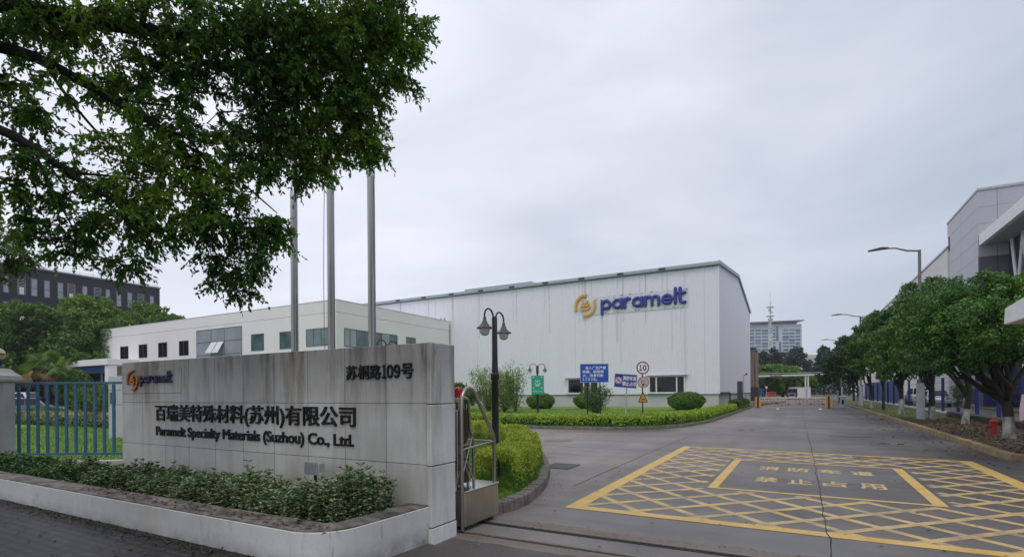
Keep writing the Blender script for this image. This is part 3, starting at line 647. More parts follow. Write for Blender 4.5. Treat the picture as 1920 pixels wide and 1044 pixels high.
for i in range(n):
    base = np.array([hx[i], hy[i], .34]); lean = np.array([rng.normal() * .07, rng.normal() * .05 - .03 * (hy[i] < 3.6), 1.0]); lean /= np.linalg.norm(lean); Ls = topz[i] - .34
    if i % 2 == 0: st.tube([base, base + lean * Ls * .95], [.004, .002], 3, caps=False)
    wl_ = np.linspace(.18, 1.0, 6) * Ls
    for k, h in enumerate(wl_):
        kk = 5 if k > 2 else 4
        c = base + lean * h; az = rng.uniform(0, 6.28) + np.arange(kk) * 6.28 / kk + rng.normal(size=kk) * .25
        el = rng.uniform(.25, .8, kk) if k > 3 else rng.uniform(-.1, .5, kk)
        a_ = np.stack([np.cos(az) * np.cos(el), np.sin(az) * np.cos(el), np.sin(el)], 1)
        P.append(np.repeat(c[None], kk, 0) + rng.normal(size=(kk, 3)) * .008); A.append(a_); N.append(unit(np.array([[0, 0, 1.]]) + rng.normal(size=(kk, 3)) * .35))
P, A, N = map(np.concatenate, (P, A, N)); n = len(P)
sel = rng.random(n) < np.clip((P[:, 0] + 10.5) / 5, .15, .75)
L_ = rng.uniform(.038, .062, n)
leaf_mesh('foliage', P[sel], A[sel], N[sel], L_[sel], L_[sel] * .5, m_varieg, hed, uv=True)
leaf_mesh('foliage', P[~sel], A[~sel], N[~sel], L_[~sel], L_[~sel] * .5, m_varieg2, hed, uv=True)
st.build('stems', m_bark, hed)
# ribbed floodlight behind the hedge
t = thing('floodlight', 'small ribbed grey floodlight half hidden in the planter hedge against the wall', 'floodlight', (-4.93, 4.2, .34))
b = MB(); b.bx(-.11, .11, -.05, .05, .33, .47); b.build('housing', m_alu_paint, t, bevel=.01, world=False)
b = MB()
for i in range(9): b.bx(-.1 + i * .0245, -.094 + i * .0245, -.075, -.05, .335, .475)
b.build('fins', m_alu_paint, t, world=False)
b = MB(); b.tube([(0, 0, 0), (0, 0, .34)], .018, 8); b.build('stand', m_black_metal, t, world=False)
# ------------------------------------------------------------------ blue fence and its pillar
FD = 11.0; f0 = at(-150, 712, FD); f1 = at(236, 712, FD); fdir = Vector((cps, sps, 0))
fe = thing('metal_fence', 'blue painted upright bar fence between grey pillar and stone wall', 'fence', (f1.x, f1.y, 0))
def bar(mb, p, q, r, h): mb.obx((p + q) / 2, (q - p), (q - p).length / 2, r, h)
for nm, z, h in (('top_rail', 1.872, .025), ('bottom_rail', .385, .022)):
    b = MB(); p, q = f0.copy(), f1.copy(); p.z = q.z = z; bar(b, p, q, .022, h); b.build(nm, m_blue_fence, fe, bevel=.005)
pf = at(213, 712, FD); k = 0
while True:
    p = pf - fdir * (.2005 * k)
    if (p - f1).dot(fdir) < -(f1 - f0).length: break
    b = MB(); b.obx((p.x, p.y, 1.127), fdir, .028, .018, .716); b.build('bar', m_blue_fence, fe, bevel=.004); k += 1
b = MB(); p, q = at(-150, 712, FD - .25), at(240, 712, FD - .25); p.z = q.z = .12; bar(b, p, q, .10, .155); b.build('plinth', m_conc, fe, bevel=.01)
pc = at(-5, 700, 10.6)
t = thing('gate_pillar', 'pale rendered fence pillar with a stepped stone cap at the end of the blue fence', 'pillar', (pc.x, pc.y, 0))
b = MB(); b.obx((pc.x, pc.y, .95), fdir, .19, .19, .95); b.build('shaft', slab_wall_mat('weathered_grey_render', (.44, .43, .41), dirty_top=1.95), t, bevel=.015)
def frus(mb, c, ax, h0, h1, z0, z1):
    ax = Vector(ax).normalized(); ay = Vector((-ax.y, ax.x, 0)); P = []
    for h, z in ((h0, z0), (h1, z1)):
        for sx, sy in ((-1, -1), (1, -1), (1, 1), (-1, 1)): P.append(Vector((c[0], c[1], z)) + ax * h * sx + ay * h * sy)
    mb.add(P, [(0, 3, 2, 1), (4, 5, 6, 7), (0, 1, 5, 4), (1, 2, 6, 5), (2, 3, 7, 6), (3, 0, 4, 7)])
b = MB()
for h0, h1, z0, z1 in ((.235, .26, 1.90, 1.94), (.26, .26, 1.94, 2.02), (.26, .19, 2.02, 2.09), (.19, .14, 2.09, 2.17)): frus(b, pc, fdir, h0, h1, z0, z1)
b.build('cap', m_conc, t)
t = thing('globe_lamp', 'cream globe lamp with a dark band on top of the fence pillar', 'lamp', (pc.x, pc.y, 2.17))
b = MB(); b.lathe([(.10, 0), (.09, .03), (.07, .05), (.07, .15), (.08, .17)], (0, 0, 0)); b.build('lamp_base', mat('dark_blue_lamp_base', (.012, .02, .08), .5), t, smooth=40, world=False)
b = MB(); b.sphere((0, 0, .29), .13, 20, 12); b.build('globe', m_cream_globe, t, smooth=60, world=False)
b = MB(); b.lathe([(.12, .275), (.137, .28), (.137, .30), (.12, .305)], (0, 0, 0), 20); b.build('band', m_black_metal, t, world=False)
# ------------------------------------------------------------------ flagpoles
for i, (u, d, bend) in enumerate(((553, 13.0, 0), (622, 12.43, .02), (698, 11.8, -.02))):
    p = at(u, 655, d); zj = 6.58
    t = thing('flagpole', ('leftmost of the three tall steel flagpoles behind the stone wall', 'middle one of the three tall steel flagpoles behind the stone wall', 'rightmost of the three tall steel flagpoles, clear of the tree edge')[i], 'flagpole', (p.x, p.y, 0), 0, 'steel flagpoles behind the sign wall')
    b = MB(); b.lathe([(.088, .1), (.086, zj - .06), (.084, zj)], (0, 0, 0), 20); b.build('lower_section', m_steel_pole, t, smooth=40, world=False)
    b = MB(); b.lathe([(.092, zj - .10), (.092, zj + .02), (.066, zj + .14), (.06, zj + .16)], (0, 0, 0), 20); b.build('joint_collar', m_alu, t, smooth=40, world=False)
    b = MB(); b.lathe([(.060, zj + .1), (.05, 12.0), (.03, 12.05)], (0, 0, 0), 18); b.build('upper_section', m_steel_pole, t, smooth=40, world=False)
    b = MB(); b.sphere((0, 0, 12.12), .09, 12, 8); b.build('finial', m_steel_pole, t, smooth=60, world=False)
    s = -1 if i != 1 else 1
    rp = [(-.105 * cps * s * (1 - .55 * (i == 2) * max(0, math.sin(z * 1.1))) , -.105 * sps * s - .05, z) for z in np.linspace(.9, 11.9, 24)]
    rp = [(x + .03 * math.sin(z * .9 + i) , y - .015, z) for x, y, z in rp]
    b = MB(); b.tube(rp, .008, 5); b.build('halyard', mat('grey_rope', (.16, .15, .14), .9), t, world=False)
    b = MB(); b.lathe([(.17, .10), (.17, .125), (.1, .14)], (0, 0, 0), 20); b.build('base_flange', m_alu, t, world=False)
# ------------------------------------------------------------------ folding stainless gate head behind the wall end
t = thing('sliding_gate', 'stainless steel folding gate pulled back behind the end of the stone wall', 'gate', (-3.4, 5.3, 0))
GX0, GX1, GY0, GY1 = -4.05, -3.365, 4.97, 5.73
b = MB(); b.bx(GX0, GX1, GY0, GY1, .055, .445); b.build('motor_box', m_steel_dull, t, bevel=.012, seg=2)
b = MB(); b.bx(GX0 - .01, GX1 + .008, GY0 - .005, GY1 + .006, .448, .468); b.build('box_lid', mat('bright_stainless_sheet', (.62, .62, .62), .22, metal=1, var=.05), t, bevel=.004)
for y in (GY0 + .08, GY1 - .08):
    for x in (GX1 - .08, GX0 + .1): b = MB(); b.tube([(x - .03, y, .045), (x + .03, y, .045)], .045, 10); b.build('wheel', m_black_metal, t)
def hoop(x, r, cut=0., top=1.66):
    y0, y1 = GY0 - .015 + cut * .3, GY1 - .045 - cut
    P = [(x, y0, .02), (x, y0, .9), (x, y0, 1.40)] + [(x, y0 + .16 - .16 * math.cos(a), 1.46 + (top - 1.46) * math.sin(a)) for a in np.linspace(.15, math.pi * .78, 10)]
    P += [(x, y1 - .075, 1.14), (x, y1 - .02, 1.06), (x, y1, .98), (x, y1, .45)]
    mb = MB(); mb.tube(P, r, 8); return mb
hoop(-3.395, .023).build('front_hoop', m_steel, t, smooth=50)
for k in range(6):
    x = -3.54 - .085 * k; mb = hoop(x, .019, cut=.26, top=1.54 - .01 * k); o = mb.build('folding_hoop', m_steel, t, smooth=50)
b = MB()
for p, q in (((-3.395, GY0, .945), (-3.395, GY1 - .05, .985)), ((-3.395, GY1 - .05, .985), (-3.95, GY1 - .05, .985)), ((-3.56, GY0, .955), (-3.56, GY1 - .25, .97)), ((-3.42, GY0, .90), (-3.75, GY0 + .35, .90))): b.tube([p, q], .013, 8)
b.build('hand_rail', m_steel, t, smooth=50)
b = MB(); random.seed(3)
for k in range(9):
    x = -3.52 - .05 * k; b.tube([(x, GY0 + .12, .5), (x - .02, GY0 + .42, 1.05)], .011, 6); b.tube([(x, GY0 + .44, .5), (x - .02, GY0 + .14, 1.05)], .011, 6)
b.build('scissor_arms', m_steel_dull, t)
b = MB(); random.seed(5)
for k in range(8):
    x = -3.60 - .055 * k; b.bx(x - .012, x + .012, GY0 + .10, GY0 + .42, .50, 1.40)
    b.bx(x - .02, x + .02, GY0 + .24, GY0 + .27, .48, 1.46)
b.build('folded_lattice', mat('dark_shadowed_steel', (.10, .085, .07), .5, metal=.7), t)
b = MB(); b.bx(-3.93, -3.425, GY0 - .055, GY0 - .025, .62, 1.40); b.build('front_panel', m_steel_dull, t, bevel=.006)
lettering('行', (-3.56, GY0 - .056, 1.08), (1, 0, 0), (0, 0, 1), .10, .12, .002, m_black, t); lettering('人', (-3.56, GY0 - .056, .93), (1, 0, 0), (0, 0, 1), .10, .12, .002, m_black, t)
for i in range(4): lettering('禁止入内', (-3.57, GY0 - .056, .84 - i * .045), (1, 0, 0), (0, 0, 1), .14, .03, .002, m_black, t)
t2 = thing('siren_lamp', 'red warning beacon on a cream base on top of the folding gate', 'beacon', (-3.495, 5.05, 1.40))
b = MB(); b.lathe([(.02, 0), (.02, .09)], (0, 0, 0), 10); b.build('stub', m_steel, t2, world=False)
b = MB(); b.lathe([(.052, .09), (.055, .10), (.055, .14), (.050, .145)], (0, 0, 0), 16); b.build('lamp_base', mat('cream_plastic', (.50, .43, .30), .4), t2, smooth=40, world=False)
b = MB(); b.lathe([(.05, .145), (.052, .16), (.05, .23), (.042, .255), (.02, .27), (.004, .273)], (0, 0, 0), 18); b.build('red_dome', m_red, t2, smooth=60, world=False)
# ------------------------------------------------------------------ twin-arm lamp posts
def lamp_post(loc, ang, label, h=2.92):
    t = thing('lamp_post', label, 'lamp post', loc, ang, 'twin arm lamp posts')
    b = MB(); b.lathe([(.13, 0), (.13, .03), (.09, .05), (.085, .30), (.07, .36), (.062, .40), (.062, 1.82), (.075, 1.84), (.075, 1.93), (.058, 1.95), (.050, 2.2), (.048, h), (.03, h + .03)], (0, 0, 0), 16); b.build('post', m_black_metal, t, smooth=35, world=False)
    for s in (-1, 1):
        b = MB(); b.tube([(s * .055, 0, h - .40), (s * .055, 0, h - .02)] + [(s * (.235 - .18 * math.cos(a)), 0, h + .13 * math.sin(a)) for a in np.linspace(.05, math.pi, 14)] + [(s * .415, 0, h - .05)], .016, 8); arm = b.build('arm', m_black_metal, t, smooth=50, world=False)
        b = MB(); b.lathe([(.020, 0), (.028, -.02), (.032, -.06), (.055, -.11), (.09, -.155), (.138, -.185), (.142, -.20), (.09, -.198)], (s * .415, 0, h - .03), 20); b.build('lamp_shade', m_lamp_shade, arm, smooth=40, world=False)
        b = MB(); b.lathe([(.086, -.19), (.090, -.225), (.080, -.28), (.05, -.315), (.005, -.325)], (s * .415, 0, h - .03), 18); b.build('globe', m_globe, arm, smooth=60, world=False)
    return t
lp = lamp_post((-4.72, 7.95, .0), PSI + R(68), 'black twin arm lamp post beside the gate and the curved hedge island')
p = on_z(1008, 787); d_ = 28.5; p2 = at(1008, 735, d_)
dup_tree(lp, (p2.x, p2.y, .1), PSI + R(4), 'small looking black lamp post on the far lawn carrying the green poster')
p3 = at(727, 735, 14.3); dup_tree(lp, (p3.x, p3.y, 0), PSI + R(62), 'lamp post of which only the arched arm shows above the stone wall')
# green poster on the far lamp post
gp = at(1008, 735, d_ - .14)
t = thing('poster_board', 'green poster with pale emblem and lettering hung on the far lamp post', 'poster', (gp.x, gp.y, 1.2), PSI)
k = d_ / 977.0
b = MB(); b.bx(-11.5 * k, 11.8 * k, -.015, .015, 1.6 - 1.2 - 4 * k, 1.6 - 1.2 + 31 * k); b.build('board', mat('sea_green_poster', (.025, .34, .22), .5, var=.06), t, bevel=.004, world=False)
b = MB(); z0 = .4
for x0, z in ((-9, 27), (6.5, 27), (-9, 7), (6.5, 7)): b.bx(x0 * k, (x0 + 2.6) * k, -.019, -.0155, z0 + z * k, z0 + (z + 2) * k)
for cx, cz, w, h in ((0, 24, 2, 2), (-3, 21, 2.4, 3), (3, 21, 2.4, 3), (0, 19.5, 3, 4.5), (-4.2, 16, 2.6, 4), (4.2, 16, 2.6, 4), (0, 14, 4.6, 5), (-2.5, 12, 3, 3), (2.5, 12, 3, 3)):
    b.prism([(cx * k + w * k * math.cos(a) * .55, -.0155, z0 + cz * k + h * k * .5 * math.sin(a)) for a in np.linspace(0, 6.283, 9)[:-1]], (0, -.003, 0))
b.build('emblem', mat('pale_green_print', (.50, .66, .58), .5), t, world=False)
o = lettering('创建品质企业', (-9.5 * k, -.0155, z0 + .2 * k), (1, 0, 0), (0, 0, 1), 19 * k, 3.2 * k, .003, MATS['pale_green_print'], t); o.matrix_parent_inverse = Matrix()
# ------------------------------------------------------------------ signs on the lawn
SD = 23.6; sk = SD / 977.0
def sgn(u, d=SD): p = at(u, 735, d); return Vector((p.x, p.y, .1))
def local_letter(*a, **kw):
    o = lettering(*a, **kw); o.matrix_parent_inverse = Matrix(); return o
p = sgn(1114.5); t = thing('notice_sign', 'large blue notice board on two black posts with four lines of white Chinese text', 'sign', p, PSI - R(1.5))
zc = lambda v: 1.6 - .1 - (v - 734.5) * sk
for x in (1101.5, 1125):
    b = MB(); b.bx((x - 1114.5) * sk - .025, (x - 1114.5) * sk + .025, .0, .05, 0, zc(700)); b.build('post', m_black_metal, t, world=False)
b = MB(); b.bx(-26.5 * sk, 26.5 * sk, -.03, -.002, zc(717), zc(682.2)); b.build('board', m_sign_blue, t, bevel=.004, world=False)
b = MB(); x0, x1, z0, z1 = -26.7 * sk, 26.7 * sk, zc(717.2), zc(682)
for q in ((x0, x1, z0, z0 + .02), (x0, x1, z1 - .02, z1), (x0, x0 + .02, z0 + .02, z1 - .02), (x1 - .02, x1, z0 + .02, z1 - .02)): b.bx(q[0], q[1], -.036, -.0, q[2], q[3])
b.build('border', m_alu, t, world=False)
for i, (s, x, w) in enumerate((('进入厂区严禁', -17, 39), ('吸烟、使用明', -22, 39), ('火，违者罚款', -22, 39), ('１０００元。', -22, 27))):
    local_letter(s, (x * sk, -.0305, zc(692.6 + i * 7.1)), (1, 0, 0), (0, 0, 1), w * sk, 5.6 * sk, .003, m_sign_white, t, offset=.018)
p = sgn(1173, SD + .5); t = thing('fire_lane_sign', 'tilted indigo sign with white text and a no parking roundel on one grey post', 'sign', p, PSI - R(3))
b = MB(); b.tube([(0, .03, 0), (0.05, .03, zc(728))], .032, 10); b.build('post', m_alu_paint, t, world=False)
tl = R(4.6)
def rot2(x, z): return (x * math.cos(tl) + z * math.sin(tl), -x * math.sin(tl) + z * math.cos(tl))
cz = zc(714.2); X_, U_ = (math.cos(tl), 0, -math.sin(tl)), (math.sin(tl), 0, math.cos(tl))
def rp_(x, z, y=-.03): a_, c_ = rot2(x * sk, z * sk); return (a_, y, cz + c_)
b = MB(); b.prism([rp_(-21.2, -13), rp_(21.2, -13), rp_(21.2, 13), rp_(-21.2, 13)], (0, .025, 0)); b.build('board', m_sign_indigo, t, world=False)
b = MB()
for q in ((-21.4, 21.4, -13.2, -12.3), (-21.4, 21.4, 12.3, 13.2), (-21.4, -20.6, -12.3, 12.3), (20.6, 21.4, -12.3, 12.3)): b.prism([rp_(q[0], q[2], -.034), rp_(q[1], q[2], -.034), rp_(q[1], q[3], -.034), rp_(q[0], q[3], -.034)], (0, .003, 0))
b.build('border', mat('pale_lilac_sign_edge', (.45, .43, .55), .5), t, world=False)
for i, s in enumerate(('消防车道', '禁止占用')):
    local_letter(s, rp_(-6, 1.0 - 10.5 * i, -.0305), X_, U_, 26 * sk, 8.6 * sk, .003, m_sign_white, t, offset=.03)
def ring(mb, c, r0, r1, y0, y1, n=32, f=None):
    P = []
    for a in range(n):
        ca, sa = math.cos(2 * math.pi * a / n), math.sin(2 * math.pi * a / n)
        for r_, y in ((r0, y0), (r1, y0), (r1, y1), (r0, y1)): P.append((c[0] + r_ * ca, y, c[1] + r_ * sa))
    mb.add(P, [(4 * a + j, 4 * ((a + 1) % n) + j, 4 * ((a + 1) % n) + (j + 1) % 4, 4 * a + (j + 1) % 4) for a in range(n) for j in range(4)])
def disc(mb, c, r, y0, y1, n=32): mb.prism([(c[0] + r * math.cos(2 * math.pi * a / n), y0, c[1] + r * math.sin(2 * math.pi * a / n)) for a in range(n)], (0, y1 - y0, 0))
rc = rp_(-13.4, 0); b = MB(); disc(b, (rc[0], rc[2]), 6.6 * sk, -.033, -.0305); b.build('roundel', m_sign_white, t, world=False)
b = MB(); ring(b, (rc[0], rc[2]), 4.6 * sk, 5.9 * sk, -.036, -.0335); b.prism([(rc[0] + x * sk, -.036, rc[2] + z * sk) for x, z in ((-3.6, 2.6), (-2.6, 3.6), (3.6, -2.6), (2.6, -3.6))], (0, .002, 0)); b.build('prohibition_ring', m_sign_red, t, world=False)
local_letter('停', (rc[0] - 2.6 * sk, -.0335, rc[2] - 2.7 * sk), (1, 0, 0), (0, 0, 1), 5.2 * sk, 5.4 * sk, .002, m_black, t, offset=.02)
p = sgn(1205.5, SD - .1); t = thing('traffic_sign_post', 'post with speed limit ten disc, faded no smoking disc and amber warning triangle', 'road sign', p, PSI)
b = MB(); b.tube([(-.5 * sk, .03, 0), (-.5 * sk, .03, zc(683))], .028, 10); b.build('post', mat('dark_brown_post', (.03, .022, .018), .5), t, world=False)
z = zc(690.5); b = MB(); disc(b, (0, z), 12.1 * sk, -.012, 0); sd = b.build('speed_limit_disc', m_sign_white, t, world=False, bevel=0)
b = MB(); ring(b, (0, z), 9.6 * sk, 12.0 * sk, -.015, -.0125); b.build('red_ring', m_sign_red, sd, world=False)
for ch, x, w in (('１', -6.2, 4.6), ('０', .2, 6.4)): local_letter(ch, (x * sk, -.0125, z - 5.2 * sk), (1, 0, 0), (0, 0, 1), w * sk, 10.6 * sk, .003, m_black, sd, offset=.04)
z = zc(717.6); b = MB(); disc(b, (.6 * sk, z), 10.8 * sk, -.012, 0, 28); sd = b.build('no_smoking_disc', m_sign_pale, t, world=False); sd['label'] = 'badly faded no smoking disc'
b = MB(); ring(b, (.6 * sk, z), 8.6 * sk, 10.7 * sk, -.015, -.0125); b.prism([(.6 * sk + x * sk, -.0155, z + q * sk) for x, q in ((-6.6, 5.4), (-5.4, 6.6), (6.6, -5.4), (5.4, -6.6))], (0, .0025, 0)); b.build('faded_ring', m_sign_pink, sd, world=False)
b = MB(); fz = lambda x, q: (.6 * sk + x * sk, -.0175, z + q * sk)
b.prism([fz(-2.4, -7), fz(.6, -7.2), fz(1.4, -4.2), fz(2.3, -3), fz(1, -2.4), fz(-1.2, -3.6), fz(-2.6, -1), fz(-3.4, -1.6), fz(-2.2, -4.6)], (0, .0018, 0))
b.tube([fz(-3, -1), fz(-3.4, 2), fz(-1.5, 4.5), fz(.2, 4), fz(.6, 2.5)], .3 * sk, 5); b.tube([fz(3.2, 1.5), fz(5, 4.2), fz(4.2, 5), fz(2.4, 2.2), fz(3.2, 1.5)], .25 * sk, 5)
b.build('cigarette_symbol', m_black, sd, world=False)
zt, zb = zc(733.5), zc(755)
b = MB(); b.prism([(-9.6 * sk, -.012, zb), (9.0 * sk, -.012, zb), (-.2 * sk, -.012, zt)], (0, .012, 0)); sd = b.build('warning_triangle', m_black, t, world=False)
b = MB(); b.prism([(-7.6 * sk, -.015, zb + 1.4 * sk), (7.0 * sk, -.015, zb + 1.4 * sk), (-.25 * sk, -.015, zt - 4 * sk)], (0, .0025, 0)); b.build('amber_face', m_sign_amber, sd, world=False)
b = MB()
b.tube([(-3.6 * sk, -.017, zb + 4.2 * sk), (-1.6 * sk, -.017, zb + 7.2 * sk), (.2 * sk, -.017, zb + 5.8 * sk), (2 * sk, -.017, zb + 8 * sk)], .5 * sk, 5)
for x in (-2.2, .4, 2.6): b.sphere((x * sk, -.0165, zb + 5.4 * sk), .95 * sk, 8, 5, sq=(1.2, .25, .8))
b.build('warning_symbol', m_black, sd, world=False)

# ------------------------------------------------------------------ white factory hall
FY, FX1, FX0, FZ, RZ, FB = 49.2, -6.2, -88.0, 12.62, 15.0, 83.6
fac = thing('factory_hall', 'big white profiled steel factory hall with gabled roof facing the lawn', 'factory', (-40, 49.2, 0))
def rib_wall(mb, p0, p1, z0, z1f, pitch=.30, dep=.024):
    p0 = Vector(p0); p1 = Vector(p1); d = (p1 - p0); L = d.length; d.normalize(); n = Vector((d.y, -d.x, 0)); k = int(L / pitch); prof = []
    for i in range(k):
        for u, q in ((0, 0), (.52, 0), (.60, 1), (.92, 1)): prof.append((i * pitch + u * pitch, q * dep))
    prof.append((L, 0)); vs = []
    for s, q in prof:
        c = p0 + d * s + n * q; vs += [(c.x, c.y, z0), (c.x, c.y, z1f(s))]
    mb.add(vs, [(2 * i, 2 * i + 2, 2 * i + 3, 2 * i + 1) for i in range(len(prof) - 1)])
b = MB(); rib_wall(b, (FX0, FY, 0), (FX1, FY, 0), 1.33, lambda s: FZ); b.build('front_cladding', m_white_clad, fac)
half = (FB - FY) / 2
b = MB(); rib_wall(b, (FX1, FY, 0), (FX1, FB, 0), 1.33, lambda s: FZ + .3 + (RZ - FZ - .3) * (1 - abs(s - half) / half) - .02, pitch=.42); b.build('gable_cladding', m_white_clad, fac)
b = MB(); b.bx(FX0, FX1 - .03, FY + .02, FB, .0, 1.30); b.build('plinth', m_plinth, fac)
b = MB(); b.bx(FX0, FX1 + .06, FY - .07, FY + .01, 1.28, 1.335); b.bx(FX1 - .02, FX1 + .06, FY + .01, FB, 1.28, 1.335); b.build('base_flashing', mat('dark_grey_flashing', (.16, .165, .17), .6), fac)
b = MB(); z0 = FZ + .3
b.prism([(FX0, FY - .25, z0), (FX0, FY + half, RZ), (FX0, FB + .25, z0), (FX0, FB + .25, z0 + .12), (FX0, FY + half, RZ + .14), (FX0, FY - .25, z0 + .12)], (FX1 + .12 - FX0, 0, 0)); b.build('roof', mat('grey_white_roof_sheet', (.5, .52, .54), .5), fac)
b = MB(); b.bx(FX0, FX1 + .14, FY - .30, FY - .04, FZ + .10, FZ + .36); b.build('eaves_gutter', m_trim, fac, bevel=.02)
b = MB(); b.prism([(FX1 + .13, FY - .30, z0 - .18), (FX1 + .13, FY + half, RZ - .18), (FX1 + .13, FB + .25, z0 - .18), (FX1 + .13, FB + .25, z0 + .15), (FX1 + .13, FY + half, RZ + .17), (FX1 + .13, FY - .30, z0 + .15)], (.05, 0, 0)); b.build('gable_trim', m_alu_paint, fac)
for x in [-11 - 3.96 * i for i in range(10)]:
    b = MB(); b.bx(x - .30, x + .30, FY - .36, FY - .28, FZ + .16, FZ + .34); b.build('gutter_outlet', m_stain, fac)
b = MB()
for x in (-37.2, -31.4, -19.75, -9.05, -7.35): b.bx(x - .03, x + .03, FY - .045, FY - .001, 1.34, FZ + .05)
b.build('lap_seam', mat('pale_lap_strip', (.70, .69, .74), .5, var=.04, stretch=(1, 1, .2)), fac)
b = MB(); rs = random.Random(9)
for x in [-11 - 3.96 * i for i in range(10)] + [-18.3, -12.9, -15.2, -16.6, -9.9]:
    for _ in range(3): xx = x + rs.uniform(-.5, .5); w = rs.uniform(.012, .035); zt = FZ + .05 if x not in (-15.2, -16.6, -9.9) else 9.2; b.bx(xx - w, xx + w, FY - .0375, FY - .0355, zt - rs.uniform(1.2, 5.5), zt)
fm_ = b.build('dirt_runs', mat('thin_rust_dirt_run', (.63, .61, .65), .7, var=.06, stretch=(1, 1, .2)), fac); fm_['kind'] = 'stuff'
b = MB(); b.bx(-33, -24.5, FY - .2, FY + 1.0, FZ + .44, FZ + .62); b.build('roof_light_strip', m_trim, fac)
b = MB(); b.bx(FX1 - .05, FX1 + .10, FY - .08, FY + .07, 1.34, FZ); b.build('corner_trim', m_white_clad, fac)
for u0, v0, u1, v1, cuts in ((1217, 703, 1285, 737, (.215, .775)), (1065, 708, 1123, 738, (.53, .74))):
    q0, q1 = on_y(u0, v1, FY), on_y(u1, v0, FY); x0, x1, za, zb = q0.x, q1.x, q0.z, q1.z
    b = MB(); fwid = .11; ya = FY - .16
    b.bx(x0, x1, ya, FY + .05, za, za + fwid); b.bx(x0, x1, ya, FY + .05, zb - fwid, zb); b.bx(x0, x0 + fwid, ya + .002, FY + .05, za + fwid, zb - fwid); b.bx(x1 - fwid, x1, ya + .002, FY + .05, za + fwid, zb - fwid)
    for c in cuts: xc = x0 + (x1 - x0) * c; b.bx(xc - .06, xc + .06, ya + .004, FY + .04, za + fwid, zb - fwid)
    w = b.build('window', m_frame_white, fac)
    b = MB(); b.bx(x0 + .05, x1 - .05, FY - .09, FY - .045, za + .05, zb - .05); b.build('pane', m_dark_glass, w)
    b = MB(); b.bx(x0 - .25, x1 + .25, FY - .34, FY - .02, zb, zb + .05); b.bx(x0 - .05, x1 + .05, ya - .05, FY - .02, za - .06, za - .002); b.build('drip_hood', m_alu_paint, w)
# pale patch of replaced sheet behind the lettering, with old fixing marks
b = MB(); q0, q1 = on_y(1112, 588, FY), on_y(1290, 541, FY); b.bx(q0.x, q1.x, FY - .058, FY - .036, 9.2, 10.95); b.build('sign_backing', mat('patched_white_sheet', (.66, .68, .71), .5, var=.03, scale=.8, stretch=(5, 1, .3)), fac)
b = MB(); rs = random.Random(4)
for i in range(70):
    x = rs.uniform(q0.x + .1, q1.x - .1); z = rs.choice((9.25, 9.6, 10.6, 10.85, rs.uniform(9.3, 10.9))); b.bx(x, x + rs.uniform(.03, .25), FY - .060, FY - .0585, z, z + rs.uniform(.02, .12))
fm_ = b.build('fixing_marks', mat('grey_fixing_mark', (.3, .31, .32), .8), fac); fm_['kind'] = 'stuff'
hl = thing('hall_logo', 'large golden ring emblem and navy rounded lettering high on the white hall', 'logo', (-14, 49.1, 10))
c0 = on_y(1098, 573, FY); emblem((c0.x, FY - .06, c0.z), 1.02, .16, m_yellow_sign, hl)
q0, q1 = on_y(1127, 582, FY), on_y(1286, 560, FY); rounded_word((-16.85, FY - .06, 9.62), 7.85, .92, .2, m_navy_sign, hl)
# pipe on the hall corner, dark board, thin lamp
t = thing('drain_pipe', 'thin black pipe running along the plinth and down at the hall corner', 'pipe', (-5.9, 52, 0))
b = MB(); b.tube([(FX1 + .12, 49.6, 1.42), (FX1 + .12, 56.2, 1.42), (FX1 + .12, 56.5, 1.36), (FX1 + .12, 56.5, 0)], .07, 8); b.build('pipe_run', m_black_metal, t)
p = at(1387.5, 735, 46.5); t = thing('blank_notice_board', 'dark grey blank notice panel on two posts at the end of the hedge', 'panel', (p.x, p.y, .1), PSI - R(20))
b = MB(); b.bx(-.23, .23, -.04, .04, .60, 2.34); b.build('panel', mat('dark_grey_panel', (.055, .05, .06), .5), t, bevel=.02, world=False)
b = MB(); b.bx(-.14, -.06, -.03, .03, 0, .62); b.bx(.10, .18, -.03, .03, 0, .62); b.build('post', MATS['dark_grey_panel'], t, world=False)
p = at(1394.5, 735, 50.0); t = thing('garden_lamp', 'thin small headed lamp standing in front of the hall gable', 'lamp', (p.x, p.y, 0))
b = MB(); b.tube([(0, 0, 0), (0, 0, 3.0)], .035, 8); b.build('post', m_alu_paint, t, world=False)
b = MB(); b.tube([(0, 0, 3.0), (.18, 0, 3.14)], .03, 6); b.sphere((.24, 0, 3.16), .10, 10, 6); b.build('lamp_head', m_black_metal, t, world=False)
p = at(1413.5, 735, 80); t = thing('metal_stack', 'rust streaked grey metal duct tower behind the hall gable', 'duct', (p.x, p.y, 0))
b = MB(); rs = random.Random(2)
for i in range(3): b.bx(p.x - .62 + i * .42, p.x - .24 + i * .42, p.y - .4 + .1 * i, p.y + 1, 0, 7.9 - .25 * i)
b.build('duct', m_rust, t, bevel=.03)
b = MB(); b.bx(p.x - .7, p.x + .35, p.y - .55, p.y + 1.1, 7.92, 8.12); b.build('duct_cap', mat('dark_cap_metal', (.06, .05, .05), .7), t)
b = MB(); b.bx(p.x - .5, p.x + .75, p.y - 1.4, p.y - .55, 0, 2.1); b.tube([(p.x - .4, p.y - 1.45, 2.1), (p.x - .4, p.y - 1.45, 3.6)], .04, 6); b.build('plant_box', MATS['dark_cap_metal'], t)
